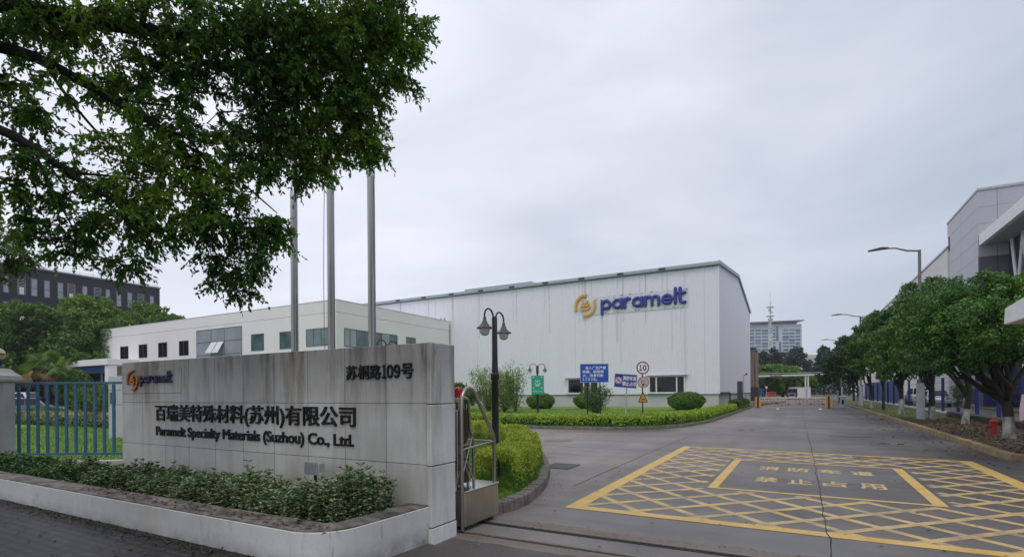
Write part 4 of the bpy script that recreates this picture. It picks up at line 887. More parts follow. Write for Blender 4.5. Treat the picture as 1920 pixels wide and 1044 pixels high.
# ------------------------------------------------------------------ two-storey office block
OX1, OX0, OY, OB, OZ = -35.08, -76.3, 32.22, 49.1, 9.75
of = thing('office_block', 'long cream rendered office block with a flat parapet left of the hall', 'office building', (-55, 40, 0))
b = MB(); b.bx(OX0, OX1, OY, OB, 0, OZ - 1.05); b.build('wall', m_white_wall, of)
b = MB(); b.bx(OX0 - .012, OX1 + .012, OY - .012, OB, OZ - 1.03, OZ); b.build('parapet', m_white_wall, of, bevel=.01)
b = MB(); b.bx(OX0 - .03, OX1 + .03, OY - .03, OB, OZ + .002, OZ + .07); b.build('coping', mat('pale_parapet_coping', (.60, .60, .57), .7), of)
b = MB(); b.bx(OX1 + .001, OX1 + .05, OB - .25, OB - .1, 6, OZ - .3); b.build('downpipe', mat('stained_downpipe', (.36, .33, .27), .8), of)
b = MB()
for x, y in ((-36.0, 48.6), (-35.5, 48.6), (-71, 33)): b.tube([(x, y, OZ), (x, y, OZ + .45)], .09, 8)
b.build('roof_vent', m_alu_paint, of)
def owin(plane, u0, u1, v00, v01, v10, glass, cuts=(), rows=(), frame=m_frame_grey, dep=.0):
    if plane == 'f':
        f = lambda u, v: on_y(u, v, OY); a0, a1 = f(u0, v00), f(u1, v10); lo, hi = a0.x, a1.x
    else:
        f = lambda u, v: on_x(u, v, OX1); a0, a1 = f(u0, v00), f(u1, v10); lo, hi = a0.y, a1.y
    zt = (f(u0, v00).z + f(u1, v10).z) / 2; zb = f(u0, v01).z
    b = MB(); w = .05
    def bxx(s0, s1, n0, n1, z0, z1):
        if plane == 'f': b.bx(s0, s1, OY - n1, OY - n0, z0, z1)
        else: b.bx(OX1 + n0, OX1 + n1, s0, s1, z0, z1)
    bxx(lo, hi, -.02, .035, zb, zb + w); bxx(lo, hi, -.02, .035, zt - w, zt); bxx(lo, lo + w, -.02, .033, zb + w, zt - w); bxx(hi - w, hi, -.02, .033, zb + w, zt - w)
    for c in cuts: s = lo + (hi - lo) * c; bxx(s - w / 2, s + w / 2, -.02, .031, zb + w, zt - w)
    for c in rows: z = zb + (zt - zb) * c; bxx(lo + w, hi - w, -.02, .029, z - w / 2, z + w / 2)
    wn_ = b.build('window', frame, of)
    gl = glass if isinstance(glass, (list, tuple)) else [glass]
    ed = [0] + list(cuts) + [1]
    b = MB()
    for i in range(len(ed) - 1):
        s0, s1 = lo + (hi - lo) * ed[i] + .02, lo + (hi - lo) * ed[i + 1] - .02
        mi = i % len(gl)
        if plane == 'f': b.bx(s0, s1, OY - .014, OY + .01, zb + .03, zt - .03, mi)
        else: b.bx(OX1 - .01, OX1 + .014, s0, s1, zb + .03, zt - .03, mi)
    b.build('pane', gl, wn_)
    return lo, hi, zb, zt, wn_
for u0, u1, vt, vb in ((225.8, 240.8, 649.8, 673.5), (260.5, 276.2, 646, 671), (297, 313.5, 642.5, 670), (336, 353.7, 639.2, 667)):
    owin('f', u0, u1, vt, vb, vt - 1.2, m_dark_glass, (.5,))
lo, hi, zb, zt, wn_ = owin('f', 368.5, 453.6, 619.8, 676, 611, [m_blind_glass], (.34, .63), (.16, .58), dep=.03)
sx0 = lo + (hi - lo) * .34; sx1 = lo + (hi - lo) * .63; zm = zb + (zt - zb) * .58; hw = (sx1 - sx0) / 2
for i in range(2):
    xa = sx0 + hw * i + .08; b = MB(); zl = zb + (zt - zb) * .2
    b.add([(xa, OY - .06, zm - .04), (xa + hw - .14, OY - .06, zm - .04), (xa + hw - .14, OY - .75, zl), (xa, OY - .75, zl), (xa, OY - .02, zm - .04), (xa + hw - .14, OY - .02, zm - .04), (xa + hw - .14, OY - .70, zl - .03), (xa, OY - .70, zl - .03)],
          [(0, 1, 2, 3), (7, 6, 5, 4), (0, 4, 5, 1), (1, 5, 6, 2), (2, 6, 7, 3), (3, 7, 4, 0)])
    b.build('open_casement', mat('pale_casement', (.62, .66, .68), .2), wn_)
owin('f', 471.2, 494.8, 626.5, 658, 625.2, m_teal_glass, (.52,)); owin('f', 524.4, 548, 622.5, 654.5, 620.3, m_teal_glass, (.42,)); owin('f', 574.2, 618, 617.5, 650, 613, [m_teal_glass], (.32, .66))
owin('r', 645, 744.8, 614.2, 649, 628.7, [m_blind_glass, m_blind_glass, m_teal_glass, m_teal_glass, m_teal_glass, m_blind_glass, m_teal_glass], (.10, .21, .36, .52, .68, .84)); owin('r', 761.2, 779, 631, 643, 633.8, [m_teal_glass], (.5,))
# entrance porch at the far end of the office
b = MB(); b.bx(OX0 - 1.6, OX0 + 9, OY - 3.2, OY - .02, 5.05, 5.75); b.build('porch_roof', m_white_wall, of, bevel=.03)
for x in (OX0 - .9, OX0 + 8): b = MB(); b.bx(x, x + .9, OY - 3.0, OY - 2.2, 0, 5.04); b.build('porch_column', m_white_wall, of)
b = MB(); b.bx(OX0 + .02, OX0 + 7.9, OY - 2.9, OY - 2.6, 4.2, 5.0); b.build('blue_beam', mat('blue_porch_beam', (.015, .05, .16), .5), of)
b = MB(); b.bx(OX0 + .6, OX0 + 3.0, OY - .05, OY + .02, 0, 4.4); b.build('entrance_door', m_dark_glass, of)
# ------------------------------------------------------------------ dark office building far left
m_dark_clad = mat('charcoal_cladding', (.030, .027, .038), .7, var=.06)
DX, DY1, DZ = -107.2, 55.0, 22.0
db = thing('dark_building', 'charcoal clad five storey building with tall narrow windows behind the left trees', 'building', (DX - 8, 30, 0))
b = MB(); b.bx(DX - 22, DX, -20, DY1, 0, DZ); b.build('wall', m_dark_clad, db)
b = MB(); b.bx(DX - 22.1, DX + .15, -20, DY1 + .15, DZ + .003, DZ + .25); b.build('coping', mat('pale_coping', (.34, .35, .37), .6), db)
z0 = on_x(225, 522, DX).z
wins = [(57.4, 70.5, 'w'), (82, 94, 'w'), (107, 119, 'w'), (126.5, 141, 'l'), (153.5, 164, 'w'), (176, 189.5, 'l'), (197.5, 206.5, 'w'), (217.5, 227.5, 'w'), (238, 248, 'w'), (258, 270, 'l'), (280, 288.5, 'w'), (33, 48, 'l'), (5, 17, 'w'), (-20, -6, 'w'), (-48, -32, 'l')]
for fl in range(2):
    for u0, u1, kd in wins:
        y0, y1 = on_x(u0, 540, DX).y, on_x(u1, 540, DX).y; zt = DZ - 1.55 - 4.1 * fl; zb = zt - 2.85
        b = MB()
        b.bx(DX - .02, DX + .05, y0, y1, zb, zb + .1); b.bx(DX - .02, DX + .05, y0, y1, zt - .1, zt); b.bx(DX - .02, DX + .05, y0, y0 + .09, zb + .1, zt - .1); b.bx(DX - .02, DX + .05, y1 - .09, y1, zb + .1, zt - .1)
        if kd == 'l':
            for i in range(6): b.bx(DX + .0, DX + .06, y0 + .09, y1 - .09, zt - .35 - i * .24, zt - .25 - i * .24)
        else: b.bx(DX - .02, DX + .045, y0 + .09, y1 - .09, zb + 1.2, zb + 1.28)
        w = b.build('window', m_frame_grey if kd == 'w' else mat('pale_louvre', (.28, .28, .29), .6), db)
        b = MB(); b.bx(DX - .01, DX + .02, y0 + .05, y1 - .05, zb + .05, zt - .05); b.build('pane', m_blind_glass if kd == 'w' else m_dark_glass, w)
        if kd == 'l' and u0 in (33, 126.5): b = MB(); b.bx(DX + .03, DX + .07, y0 + .2, y1 - .2, zb + .1, zb + 1.2); b.build('air_unit', m_frame_white, w, bevel=.01)
b = MB(); ys = np.arange(-18, DY1 + .1, 2.6)
for y in ys: b.tube([(DX - .4, y, DZ + .25), (DX - .4, y, DZ + 1.7)], .035, 5)
for z in (1.7, .6): b.tube([(DX - .4, -19, DZ + z), (DX - .4, DY1 - .2, DZ + z), (DX - 14, DY1 - .2, DZ + z)], .035, 5)
for y in np.arange(-18, DY1, .65): b.tube([(DX - .4, y, DZ + .6), (DX - .4, y, DZ + 1.7)], .012, 4, caps=False)
b.build('roof_railing', mat('pale_railing', (.45, .46, .48), .5), db)
# ------------------------------------------------------------------ long hall and grey clad block on the right
RX = 14.0
m_cream_clad = mat('cream_ribbed_cladding', (.76, .745, .71), .6, var=.03, scale=.3)
rh = thing('warehouse', 'long cream ribbed warehouse receding behind the tree row on the right', 'warehouse', (20, 120, 0))
b = MB(); zz = np.arange(1.7, 16.4, .22); vs = []
for i, z in enumerate(zz):
    for q, dz in ((0, 0), (.035, .03), (.035, .12), (0, .15)): vs += [(RX - q, 70.9, z + dz), (RX - q, 182, z + dz)]
b.add(vs, [(2 * i, 2 * i + 1, 2 * i + 3, 2 * i + 2) for i in range(len(vs) // 2 - 1)]); b.build('ribbed_wall', m_cream_clad, rh)
b = MB(); b.bx(RX + .02, RX + 30, 70.9, 182, 0, 16.55); b.build('wall', m_cream_clad, rh)
b = MB(); b.bx(RX - .06, RX + .02, 70.9, 182, 0, 1.7); b.build('plinth', m_frame_white, rh)
b = MB(); b.bx(RX - .12, RX + .3, 70.9, 182.1, 16.56, 16.75); b.build('eaves_trim', m_alu_paint, rh)
b = MB(); b.bx(RX + 1, RX + 4, 168, 171, 16.76, 19.5); b.bx(RX + 4, RX + 7, 173, 176, 16.76, 18.6); b.build('roof_unit', m_alu_paint, rh)
def panel_wall(name, poly, seams, m, parent, ext): pass
gb = thing('grey_block', 'grey panel clad building corner with deep white canopy and crossed white struts', 'building', (20, 62, 0))
m_gpanel = mat('light_grey_wall_panel', (.42, .42, .46), .45, var=.03)
m_gpanel_shade = mat('canopy_shade_wall_panel', (.13, .13, .16), .45, var=.04)  # grey panel with the shade under the canopy put into its colour
GZ = 19.0
b = MB(); b.bx(RX, RX + 30, 60.2, 70.88, 0, GZ); b.build('core', m_crack, gb)
for i in range(13):
    z1_ = GZ - i * 1.46; z0_ = max(0, z1_ - 1.44)
    if z1_ <= .3: break
    for y0, y1 in ((60.2, 65.6), (65.64, 70.86)):
        if y0 > 65 and 5 < z1_ < 17.6: y1 = 69.9
        b = MB(); b.bx(RX - .06, RX, y0, y1, z0_, z1_); b.build('wall_panel', m_gpanel, gb)
    low = z1_ < 14.3
    for x0, x1 in ((RX - .06, RX + 1.2), (RX + 1.23, RX + 4.4), (RX + 4.43, RX + 30)):
        b = MB(); b.bx(x0, x1, 60.10, 60.19, z0_, z1_); b.build('wall_panel', m_gpanel_shade if low else m_gpanel, gb)
b = MB(); b.bx(RX - .03, RX + .0, 69.95, 70.8, 5, 16); b.build('corner_window', m_dark_glass, gb)
b = MB(); b.bx(RX - .12, RX + 30, 60.0, 70.9, GZ + .003, GZ + .2); b.build('coping', m_alu_paint, gb)
# canopy: white fascia box reaching towards the road junction, soffit below, struts and glazed wall behind it
b = MB(); b.bx(RX - .02, RX + .35, 30, 60.05, 14.15, 15.12); b.build('canopy_fascia', m_frame_white, gb, bevel=.01)
b = MB(); b.bx(RX + .36, RX + 14, 30, 60.05, 14.20, 15.0); b.build('canopy_soffit', mat('pale_grey_soffit', (.42, .42, .44), .6), gb)
b = MB(); b.bx(RX + 1.95, RX + 14, 30, 60.08, 0, 14.18); b.build('glazed_wall', mat('dark_blue_grey_glazing', (.03, .032, .06), .2), gb)
b = MB()
for i in range(24):
    z = .2 + i * .19
    b.bx(RX + 1.88, RX + 1.945, 30, 57, z, z + .17)
b.build('lower_siding', m_cream_clad, gb)
for k in range(9):
    y = 58.6 - 2.5 * k
    for s in (0, 1):
        b = MB(); b.tube([(RX + 1.75, y - (0 if s else 2.6), 14.18), (RX + 1.75, y - (2.6 if s else 0), 4.7)], .13, 6); b.build('strut', m_frame_white, gb)
b = MB(); b.bx(RX - .075, RX - .0, 60.3, 64, 0.2, 1.6); b.bx(RX + .2, RX + 1.9, 59.9, 60.07, .1, 1.2); b.build('blue_base', m_blue_post, gb)
# guard house canopy at the right edge
t = thing('guardhouse_canopy', 'white thick edged canopy roof poking in at the right edge above the tree', 'canopy', (8, 14, 0))
q = at(1882, 609, 12.0); x0, y0 = q.x, q.y
b = MB(); b.add([(x0, y0, 3.06), (x0 + 7, y0, 3.06), (x0 + 7, y0 - 4.4, 3.06), (x0, y0 - 4.4, 3.06), (x0 + .02, y0, 3.44), (x0 + 7, y0, 3.6), (x0 + 7, y0 - 4.4, 3.9), (x0 + .02, y0 - 4.4, 3.75)], [(0, 3, 2, 1), (4, 5, 6, 7), (0, 1, 5, 4), (1, 2, 6, 5), (2, 3, 7, 6), (3, 0, 4, 7)]); b.build('roof_slab', m_frame_white, t, bevel=.02)
b = MB(); b.bx(x0 + 3.2, x0 + 6.8, y0 - 3.9, y0 - .6, 0, 3.05); b.build('booth', m_frame_white, t)
b = MB(); b.bx(x0 + 3.18, x0 + 3.195, y0 - 3.6, y0 - .9, 1.0, 2.4); b.build('booth_window', m_dark_glass, t)
# ------------------------------------------------------------------ barrier gate across the road
bar_t = thing('boom_barrier', 'orange and white fence style boom barrier closed across the road', 'barrier', (-.5, 53.6, 0))
YB = 53.6
for x in (-3.35, 2.28):
    for dx in (-.24, .07):
        b = MB(); b.bx(x + dx, x + dx + .19, YB - .15, YB + .15, 0, 1.0 if dx < 0 or x > 0 else .93); b.build('cabinet', m_orange, bar_t, bevel=.02)
    b = MB(); b.bx(x - .045, x + .065, YB - .18, YB + .16, 0, 1.06); b.build('hinge_post', m_black_metal, bar_t)
m_boom = mat('pinkish_white_boom_paint', (.66, .50, .40), .5, col2=(.72, .64, .56), scale=2.5)
m_boom2 = mat('faded_orange_bar_paint', (.40, .21, .09), .6, var=.2, scale=4)
for s, xa, xb in ((-1, -3.1, -.62), (1, -.48, 2.08)):
    b = MB(); b.bx(xa, xb, YB - .03, YB + .03, .85, .96); b.build('boom', m_boom, bar_t, bevel=.008)
    b = MB(); b.bx(xa + .2, xb - .05, YB - .008, YB + .008, .30, .325); b.build('lower_rail', m_boom2, bar_t)
    xs = np.arange(xa + .22, xb, .295)
    for i, x in enumerate(xs):
        b = MB(); b.bx(x - .026, x + .026, YB - .012, YB + .012, .12, .85); b.build('hanging_bar', m_boom2, bar_t)
        if i % 3 == 1: b = MB(); b.bx(x - .16, x + .16, YB - .014, YB + .014, .80, .845); b.bx(x - .14, x + .14, YB - .014, YB + .014, .33, .37); b.build('bracket', m_crack, bar_t)
t = thing('ticket_machine', 'pale grey ticket machine with camera arm beside the right barrier post', 'ticket machine', (3.3, 53.2, 0))
b = MB(); b.bx(-.20, .20, -.2, .2, 0, .98); b.build('cabinet', m_alu_paint, t, bevel=.03, world=False)
b = MB(); b.bx(-.26, .26, -.25, .25, .985, 1.05); b.build('lid', m_frame_white, t, bevel=.02, world=False)
b = MB(); b.bx(-.08, .08, -.212, -.2, .35, .75); b.build('screen', m_dark_glass, t, world=False)
b = MB(); b.tube([(0, 0, 1.05), (0, 0, 1.2)], .08, 8); b.tube([(-.06, 0, 1.2), (-.06, 0, 1.5), (.12, 0, 1.52)], .025, 6); b.build('camera_arm', m_alu_paint, t, world=False)
# beyond the barrier
def simple(name, label, cat, group=None): return thing(name, label, cat, (0, 0, 0), 0, group)
t = simple('pipe_bridge', 'white pipe bridge crossing above the road beyond the barrier', 'pipe bridge')
p0, p1 = at(1400, 706, 95), at(1560, 702, 95); b = MB(); b.tube([p0, p1], .19, 10); b.build('pipe', mat('white_pipe_lagging', (.58, .60, .56), .5), t, smooth=60)
b = MB(); p0_, p1_ = at(1400, 701, 96), at(1560, 697.5, 96); b.tube([p0_, p1_], .06, 8); b.build('thin_pipe', m_alu_paint, t)
b = MB(); a0, a1 = at(1444, 704.8, 94.9), at(1465, 704.3, 94.9); b.tube([a0, a1], .23, 10); b.build('rusty_sleeve', m_rust, t)
for u, d in ((1510.5, 97), (1515.5, 95)): q = at(u, 735, d); b = MB(); b.tube([(q.x, q.y, 0), (q.x, q.y, 4.4)], .13, 8); b.build('pipe_support', m_frame_white, t)
q = at(1506, 741, 105); t = thing('site_shed', 'small plain white flat roofed shed beyond the barrier', 'shed', (q.x, q.y, 0), PSI)
b = MB(); b.bx(-1.55, 1.5, 0, 2.5, 0, 2.15); b.build('wall', m_frame_white, t, world=False)
b = MB(); b.bx(-1.62, 1.57, -.07, 2.57, 2.155, 2.24); b.build('roof', m_alu_paint, t, world=False)
b = MB(); b.bx(.3, 1.0, -.02, -.002, 0, 1.8); b.build('door', m_alu_paint, t, world=False)
def wheel(mb, x, y, r, w, mi=0): mb.tube([(x - w / 2, y, r), (x + w / 2, y, r)], r, 16, mi)
q = at(1485, 735, 90); t = thing('dark_truck', 'dark blue truck seen from behind beyond the barrier', 'truck', (q.x, q.y, 0))
b = MB(); b.bx(-.78, .78, .0, .06, .62, 1.25); b.bx(-.82, -.78, 0, 3.2, .6, 1.25); b.bx(.78, .82, 0, 3.2, .6, 1.25); b.bx(-.8, .8, 0, 3.2, .52, .6); b.build('cargo_bed', mat('dark_navy_truck_paint', (.02, .025, .06), .4), t, world=False)
b = MB(); b.prism([(-.8, 3.3, .5), (-.8, 5.0, .5), (-.8, 5.0, 1.2), (-.8, 4.6, 1.85), (-.8, 3.4, 1.9), (-.8, 3.3, 1.8)], (1.6, 0, 0)); cabm = b.build('cab', MATS['dark_navy_truck_paint'], t, bevel=.05, world=False)
b = MB(); b.bx(-.6, .6, 3.26, 3.295, 1.3, 1.75); b.build('rear_window', m_dark_glass, t, world=False)
for x in (-.62, .62):
    for y in (.7, 4.2): b = MB(); wheel(b, x, y, .34, .24); b.build('wheel', m_crack, t, world=False)
for x in (-.6, .38): b = MB(); b.bx(x, x + .24, -.03, -.002, .66, .80); b.build('tail_lamp', mat('pale_reflector', (.5, .35, .35), .3), t, world=False)
b = MB()
for i in range(7): b.bx(-.62 + i * .18, -.52 + i * .18, -.004, -.001, .92, 1.12)
b.build('tailgate_lettering', m_alu_paint, t, world=False)
for nm, lab, m, u, d, w, h, n_ in (('orange_rack', 'orange steel storage rack stacked beside the yard road', mat('bright_orange_rack_paint', (.62, .12, .03), .5), 1448, 96, 1.4, 1.35, 5), ('blue_rack', 'tall blue steel rack near the hall end', mat('mid_blue_rack_paint', (.04, .16, .45), .5), 1427, 92, 1.0, 1.9, 4)):
    q = at(u, 735, d); t = thing(nm, lab, 'rack', (q.x, q.y, 0), PSI)
    for yy in (0, .9):
        b = MB()
        for i in range(n_): x = -w / 2 + w * i / (n_ - 1); b.bx(x - .035, x + .035, yy, yy + .07, 0, h)
        b.build('upright', m, t, world=False)
    for i in range(3): z = h * (.25 + .34 * i); b = MB(); b.bx(-w / 2, w / 2, -.02, .98, z, z + .08); b.build('shelf', m, t, world=False)
q = at(1437, 735, 88); t = thing('round_sign', 'small round traffic sign beside the orange rack', 'road sign', (q.x, q.y, 0), PSI)
b = MB(); b.tube([(0, .02, 0), (0, .02, 2.3)], .03, 6); b.build('post', m_alu_paint, t, world=False)
b = MB(); disc(b, (0, 2.1), .26, -.02, 0, 20); b.build('disc', m_sign_white, t, world=False)
b = MB(); ring(b, (0, 2.1), .19, .26, -.025, -.0205, 20); b.build('red_ring', m_sign_red, t, world=False)
b = MB(); q0, q1 = at(1430, 735, 118), at(1530, 735, 118)
t = simple('yard_fence', 'grey mesh fence at the back of the yard', 'fence')
for i in range(26): p = q0.lerp(q1, i / 25); b.bx(p.x - .04, p.x + .04, p.y - .04, p.y + .04, 0, 1.7)
for z in (.3, 1.0, 1.65): b.tube([(q0.x, q0.y, z), (q1.x, q1.y, z)], .04, 5)
b.build('fence_bars', m_alu_paint, t)
kerb('kerb', [(-3.9, 55.5), (-3.4, 62), (-1.8, 75), (-1.6, 82)], 1, m_kerb_y)
sheet('verge', [(-6, 55, 0), (-3.9, 55.5, 0), (-3.3, 62, 0), (-1.8, 75, 0), (-6, 75, 0)], m_grass_dry, .1)
# street lamps on the verge
def street_lamp(loc, h, L, label):
    t = thing('street_lamp', label, 'street lamp', loc, 0, 'street lamps in the tree row')
    b = MB(); b.lathe([(.08, 0), (.065, h)], (0, 0, 0), 10); b.build('pole', m_alu_paint if False else mat('grey_brown_lamp_pole', (.17, .16, .155), .5), t, smooth=40, world=False)
    b = MB(); b.lathe([(.175, 0), (.175, 1.75), (.17, 1.8)], (0, 0, 0), 18); b.build('concrete_sleeve', mat('pale_grey_sleeve', (.33, .34, .36), .7, var=.1), t, smooth=40, world=False)
    b = MB(); b.tube([(0, 0, h - .05), (-.5, 0, h + .03), (-L * .55, 0, h + .22), (-L + .3, 0, h + .26)], [.045, .045, .04, .035], 8); b.build('arm', MATS['grey_brown_lamp_pole'], t, smooth=40, world=False)
    b = MB(); b.prism([(-L + .5, -.1, h + .24), (-L + .2, -.13, h + .22), (-L - .35, -.1, h + .20), (-L - .35, -.1, h + .245), (-L + .2, -.13, h + .33), (-L + .5, -.1, h + .30)], (0, .24, 0)); b.build('lamp_head', mat('dark_lamp_head', (.12, .12, .12), .5), t, world=False)
    return t
street_lamp((5.25, 32.2, .1), 8.35, 1.75, 'nearest tall street lamp rising from a grey sleeve between the verge trees')
street_lamp((4.95, 57, .1), 8.2, 1.9, 'second tall street lamp along the tree row, beyond the ticket machine')
street_lamp((4.95, 82, .1), 8.0, 1.9, 'farthest tall street lamp above the dark trees')
q = at(1571, 735, 62); t = thing('grey_mast', 'short grey pole with a side arm standing before the dark trees at the barrier', 'pole', (q.x, q.y, 0))
b = MB(); b.tube([(0, 0, 0), (0, 0, 4.3)], .07, 8); b.build('pole', m_alu_paint, t, world=False)
b = MB(); b.tube([(0, 0, 4.25), (-.9, 0, 4.3)], .035, 6); b.build('arm', m_alu_paint, t, world=False)
# blue post fence along the verge
fp = thing('post_fence', 'row of deep blue posts carrying thin wires behind the tree row', 'fence', (7.95, 50, 0))
ysp = [25.5, 28.5, 31.4, 34.7, 38.3, 41.9, 45.6, 49.6, 53.4, 57.4, 61.4, 65.2, 69, 73, 76.8, 80.8, 84.7, 89]
for y in ysp:
    b = MB(); b.bx(7.88, 8.02, y - .07, y + .07, .2, 2.3); b.build('post', m_blue_post, fp, bevel=.01)
b = MB()
for z in np.linspace(.45, 2.3, 7): b.tube([(7.95, ysp[0], z), (7.95, ysp[-1], z)], .006, 4, caps=False)
b.build('wire', m_blue_post, fp)
t = simple('blue_hoarding', 'long blue sheet hoarding with pale base at the far end of the post fence', 'hoarding')
for k in range(12):
    y = 60 + k * 2.6; b = MB(); b.bx(8.35, 8.42, y, y + 2.5, .25, 2.5); b.build('hoarding_sheet', mat('blue_hoarding_sheet', (.014, .055, .27), .5, var=.2, scale=.7), t)
b = MB(); b.bx(8.3, 8.5, 60, 91, 0, .25); b.build('base_rail', m_frame_white, t)
# low dark stacked edging on the verge
t = simple('brick_edging', 'low dark edging of stacked brown slabs along the verge', 'edging')
b = MB(); rs = random.Random(8)
for lay in range(4):
    y = 20.0
    while y < 36: L = rs.uniform(.8, 1.7); b.bx(7.0 + rs.uniform(-.06, .06), 7.45, y, y + L - .04, .11 + lay * .07, .165 + lay * .07); y += L
b.build('slabs', mat('dark_brown_slab', (.04, .03, .027), .9, col2=(.10, .085, .075), scale=2), t)
# hydrant, pink banner
t = thing('fire_hydrant', 'red fire hydrant on the verge beside the nearest whitewashed tree', 'hydrant', (5.42, 21.9, .1))
b = MB(); b.lathe([(.125, 0), (.125, .05), (.085, .06), (.085, .36), (.105, .37), (.105, .42), (.09, .43)], (0, 0, 0), 18); b.build('barrel', m_hydrant, t, smooth=40, world=False)
b = MB(); b.lathe([(.115, .43), (.12, .46), (.09, .50), (.04, .52), (.03, .56), (.003, .565)], (0, 0, 0), 18); b.build('cap', m_hydrant, t, smooth=40, world=False)
b = MB(); b.tube([(-.08, 0, .28), (-.17, 0, .28)], .045, 10); b.tube([(-.17, 0, .28), (-.20, 0, .28)], .055, 6); b.build('outlet', m_hydrant, t, world=False)
q = at(1922, 735, 15.2); t = thing('pink_banner', 'faded pink and purple banner on a dark post at the right edge', 'banner', (q.x, q.y, .1), PSI)
b = MB(); b.tube([(.02, .03, 0), (.02, .03, 1.4)], .03, 8); b.build('post', mat('dark_purple_post', (.04, .02, .05), .5), t, world=False)
b = MB(); b.prism([(-.15, 0, .55), (.5, 0, .68), (.5, 0, 1.38), (-.09, 0, 1.32), (-.17, 0, .85)], (0, .012, 0)); b.build('banner_sheet', mat('pale_pink_sheet', (.56, .30, .42), .6, col2=(.62, .50, .56), scale=5), t, world=False)
b = MB(); b.prism([(-.02, -.004, .9), (.3, -.004, .95), (.3, -.004, 1.3), (.0, -.004, 1.26)], (0, .003, 0)); b.build('purple_print', mat('purple_print', (.15, .05, .2), .6), t, world=False)
# ------------------------------------------------------------------ far buildings and mast
q = at(1455, 735, 430); hw = 48 * 430 / 977
ot = thing('office_tower', 'hazy pale office tower with banded windows and overhanging roof far away', 'tower block', (q.x, q.y, 0), PSI - R(4))
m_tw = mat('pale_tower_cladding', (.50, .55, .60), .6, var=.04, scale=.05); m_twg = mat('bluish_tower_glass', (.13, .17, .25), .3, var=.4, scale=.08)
k = 430 / 977; zt = 1.6 + (731.5 - 608) * k
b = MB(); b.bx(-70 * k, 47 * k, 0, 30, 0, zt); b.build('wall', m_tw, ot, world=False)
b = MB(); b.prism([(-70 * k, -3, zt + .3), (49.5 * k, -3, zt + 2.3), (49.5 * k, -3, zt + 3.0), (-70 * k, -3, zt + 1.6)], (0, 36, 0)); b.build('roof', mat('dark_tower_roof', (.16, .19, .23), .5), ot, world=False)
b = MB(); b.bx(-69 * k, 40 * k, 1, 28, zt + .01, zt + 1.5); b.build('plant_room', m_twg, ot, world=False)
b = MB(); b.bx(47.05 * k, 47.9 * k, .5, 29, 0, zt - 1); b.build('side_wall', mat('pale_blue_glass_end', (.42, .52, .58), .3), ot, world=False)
cols = [(-68, -60), (-58, -48), (-47, -39), (-37, -27), (-25, -14), (-5, 0), (13, 23.5), (25, 34.5), (36, 44.5)]
for r_ in range(13):
    z = zt - 4.2 - r_ * 6.05 * k
    for i, (a0, a1) in enumerate(cols):
        dd = 0 if (r_ + i) % 3 else .8 * k
        b = MB(); b.bx((a0 + dd) * k, (a1 - dd) * k, -.25, .05, z - (2.9 if (r_ * 3 + i) % 4 else 4.4) * k, z); b.build('window', m_twg, ot, world=False)
for a0, a1, v0, v1 in ((1, 5, 612, 639), (6, 10, 641, 668)): b = MB(); b.bx(a0 * k, a1 * k, -.3, .05, 1.6 + (731.5 - v1) * k, 1.6 + (731.5 - v0) * k); b.build('glass_strip', m_twg, ot, world=False)
q = at(1445.5, 735, 330); k = 330 / 977
mt = thing('telecom_mast', 'white telecom mast with platforms and aerials in front of the tower block', 'mast', (q.x, q.y, 0))
zv = lambda v: 1.6 + (731.5 - v) * k
m_mast = mat('white_mast_paint', (.58, .58, .57), .5)
b = MB(); b.lathe([(2.0 * k, 0), (1.9 * k, zv(640)), (1.8 * k, zv(604)), (1.2 * k, zv(592)), (1.0 * k, zv(575)), (.8 * k, zv(567))], (0, 0, 0), 8); b.build('shaft', m_mast, mt, world=False)
b = MB(); b.tube([(0, 0, zv(567)), (0, 0, zv(548))], .28 * k, 5); b.build('aerial', m_alu_paint, mt, world=False)
for v, r_ in ((576, 6.6), (592.8, 7.2), (639, 4.2), (643.5, 4.2)):
    b = MB(); b.lathe([(r_ * k, zv(v) - .15), (r_ * k, zv(v) + .25), (1.2 * k, zv(v) + .3)], (0, 0, 0), 14); b.build('platform', m_mast, mt, world=False)
rs = random.Random(5)
for v in (580, 584, 597, 601, 605, 609, 614, 618, 622, 630):
    for _ in range(3):
        a_ = rs.uniform(0, 6.28); b = MB(); x, y = 3.1 * k * math.cos(a_), 3.1 * k * math.sin(a_); b.bx(x - .35, x + .35, y - .25, y + .25, zv(v + 3.2), zv(v)); b.build('antenna', m_alu_paint, mt, world=False)
q = at(1531, 735, 300); k = 300 / 977
t = thing('cream_silo_building', 'pale cream building with a yellowish top band seen between the far trees', 'building', (q.x, q.y, 0), PSI)
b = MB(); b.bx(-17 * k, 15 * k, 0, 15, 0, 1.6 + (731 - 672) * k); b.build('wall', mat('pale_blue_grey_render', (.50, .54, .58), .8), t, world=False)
b = MB(); b.bx(-17.2 * k, 15.2 * k, -.2, 15, 1.6 + (731 - 671.9) * k, 1.6 + (731 - 665) * k); b.build('top_band', mat('cream_top_band', (.56, .53, .45), .8), t, world=False)
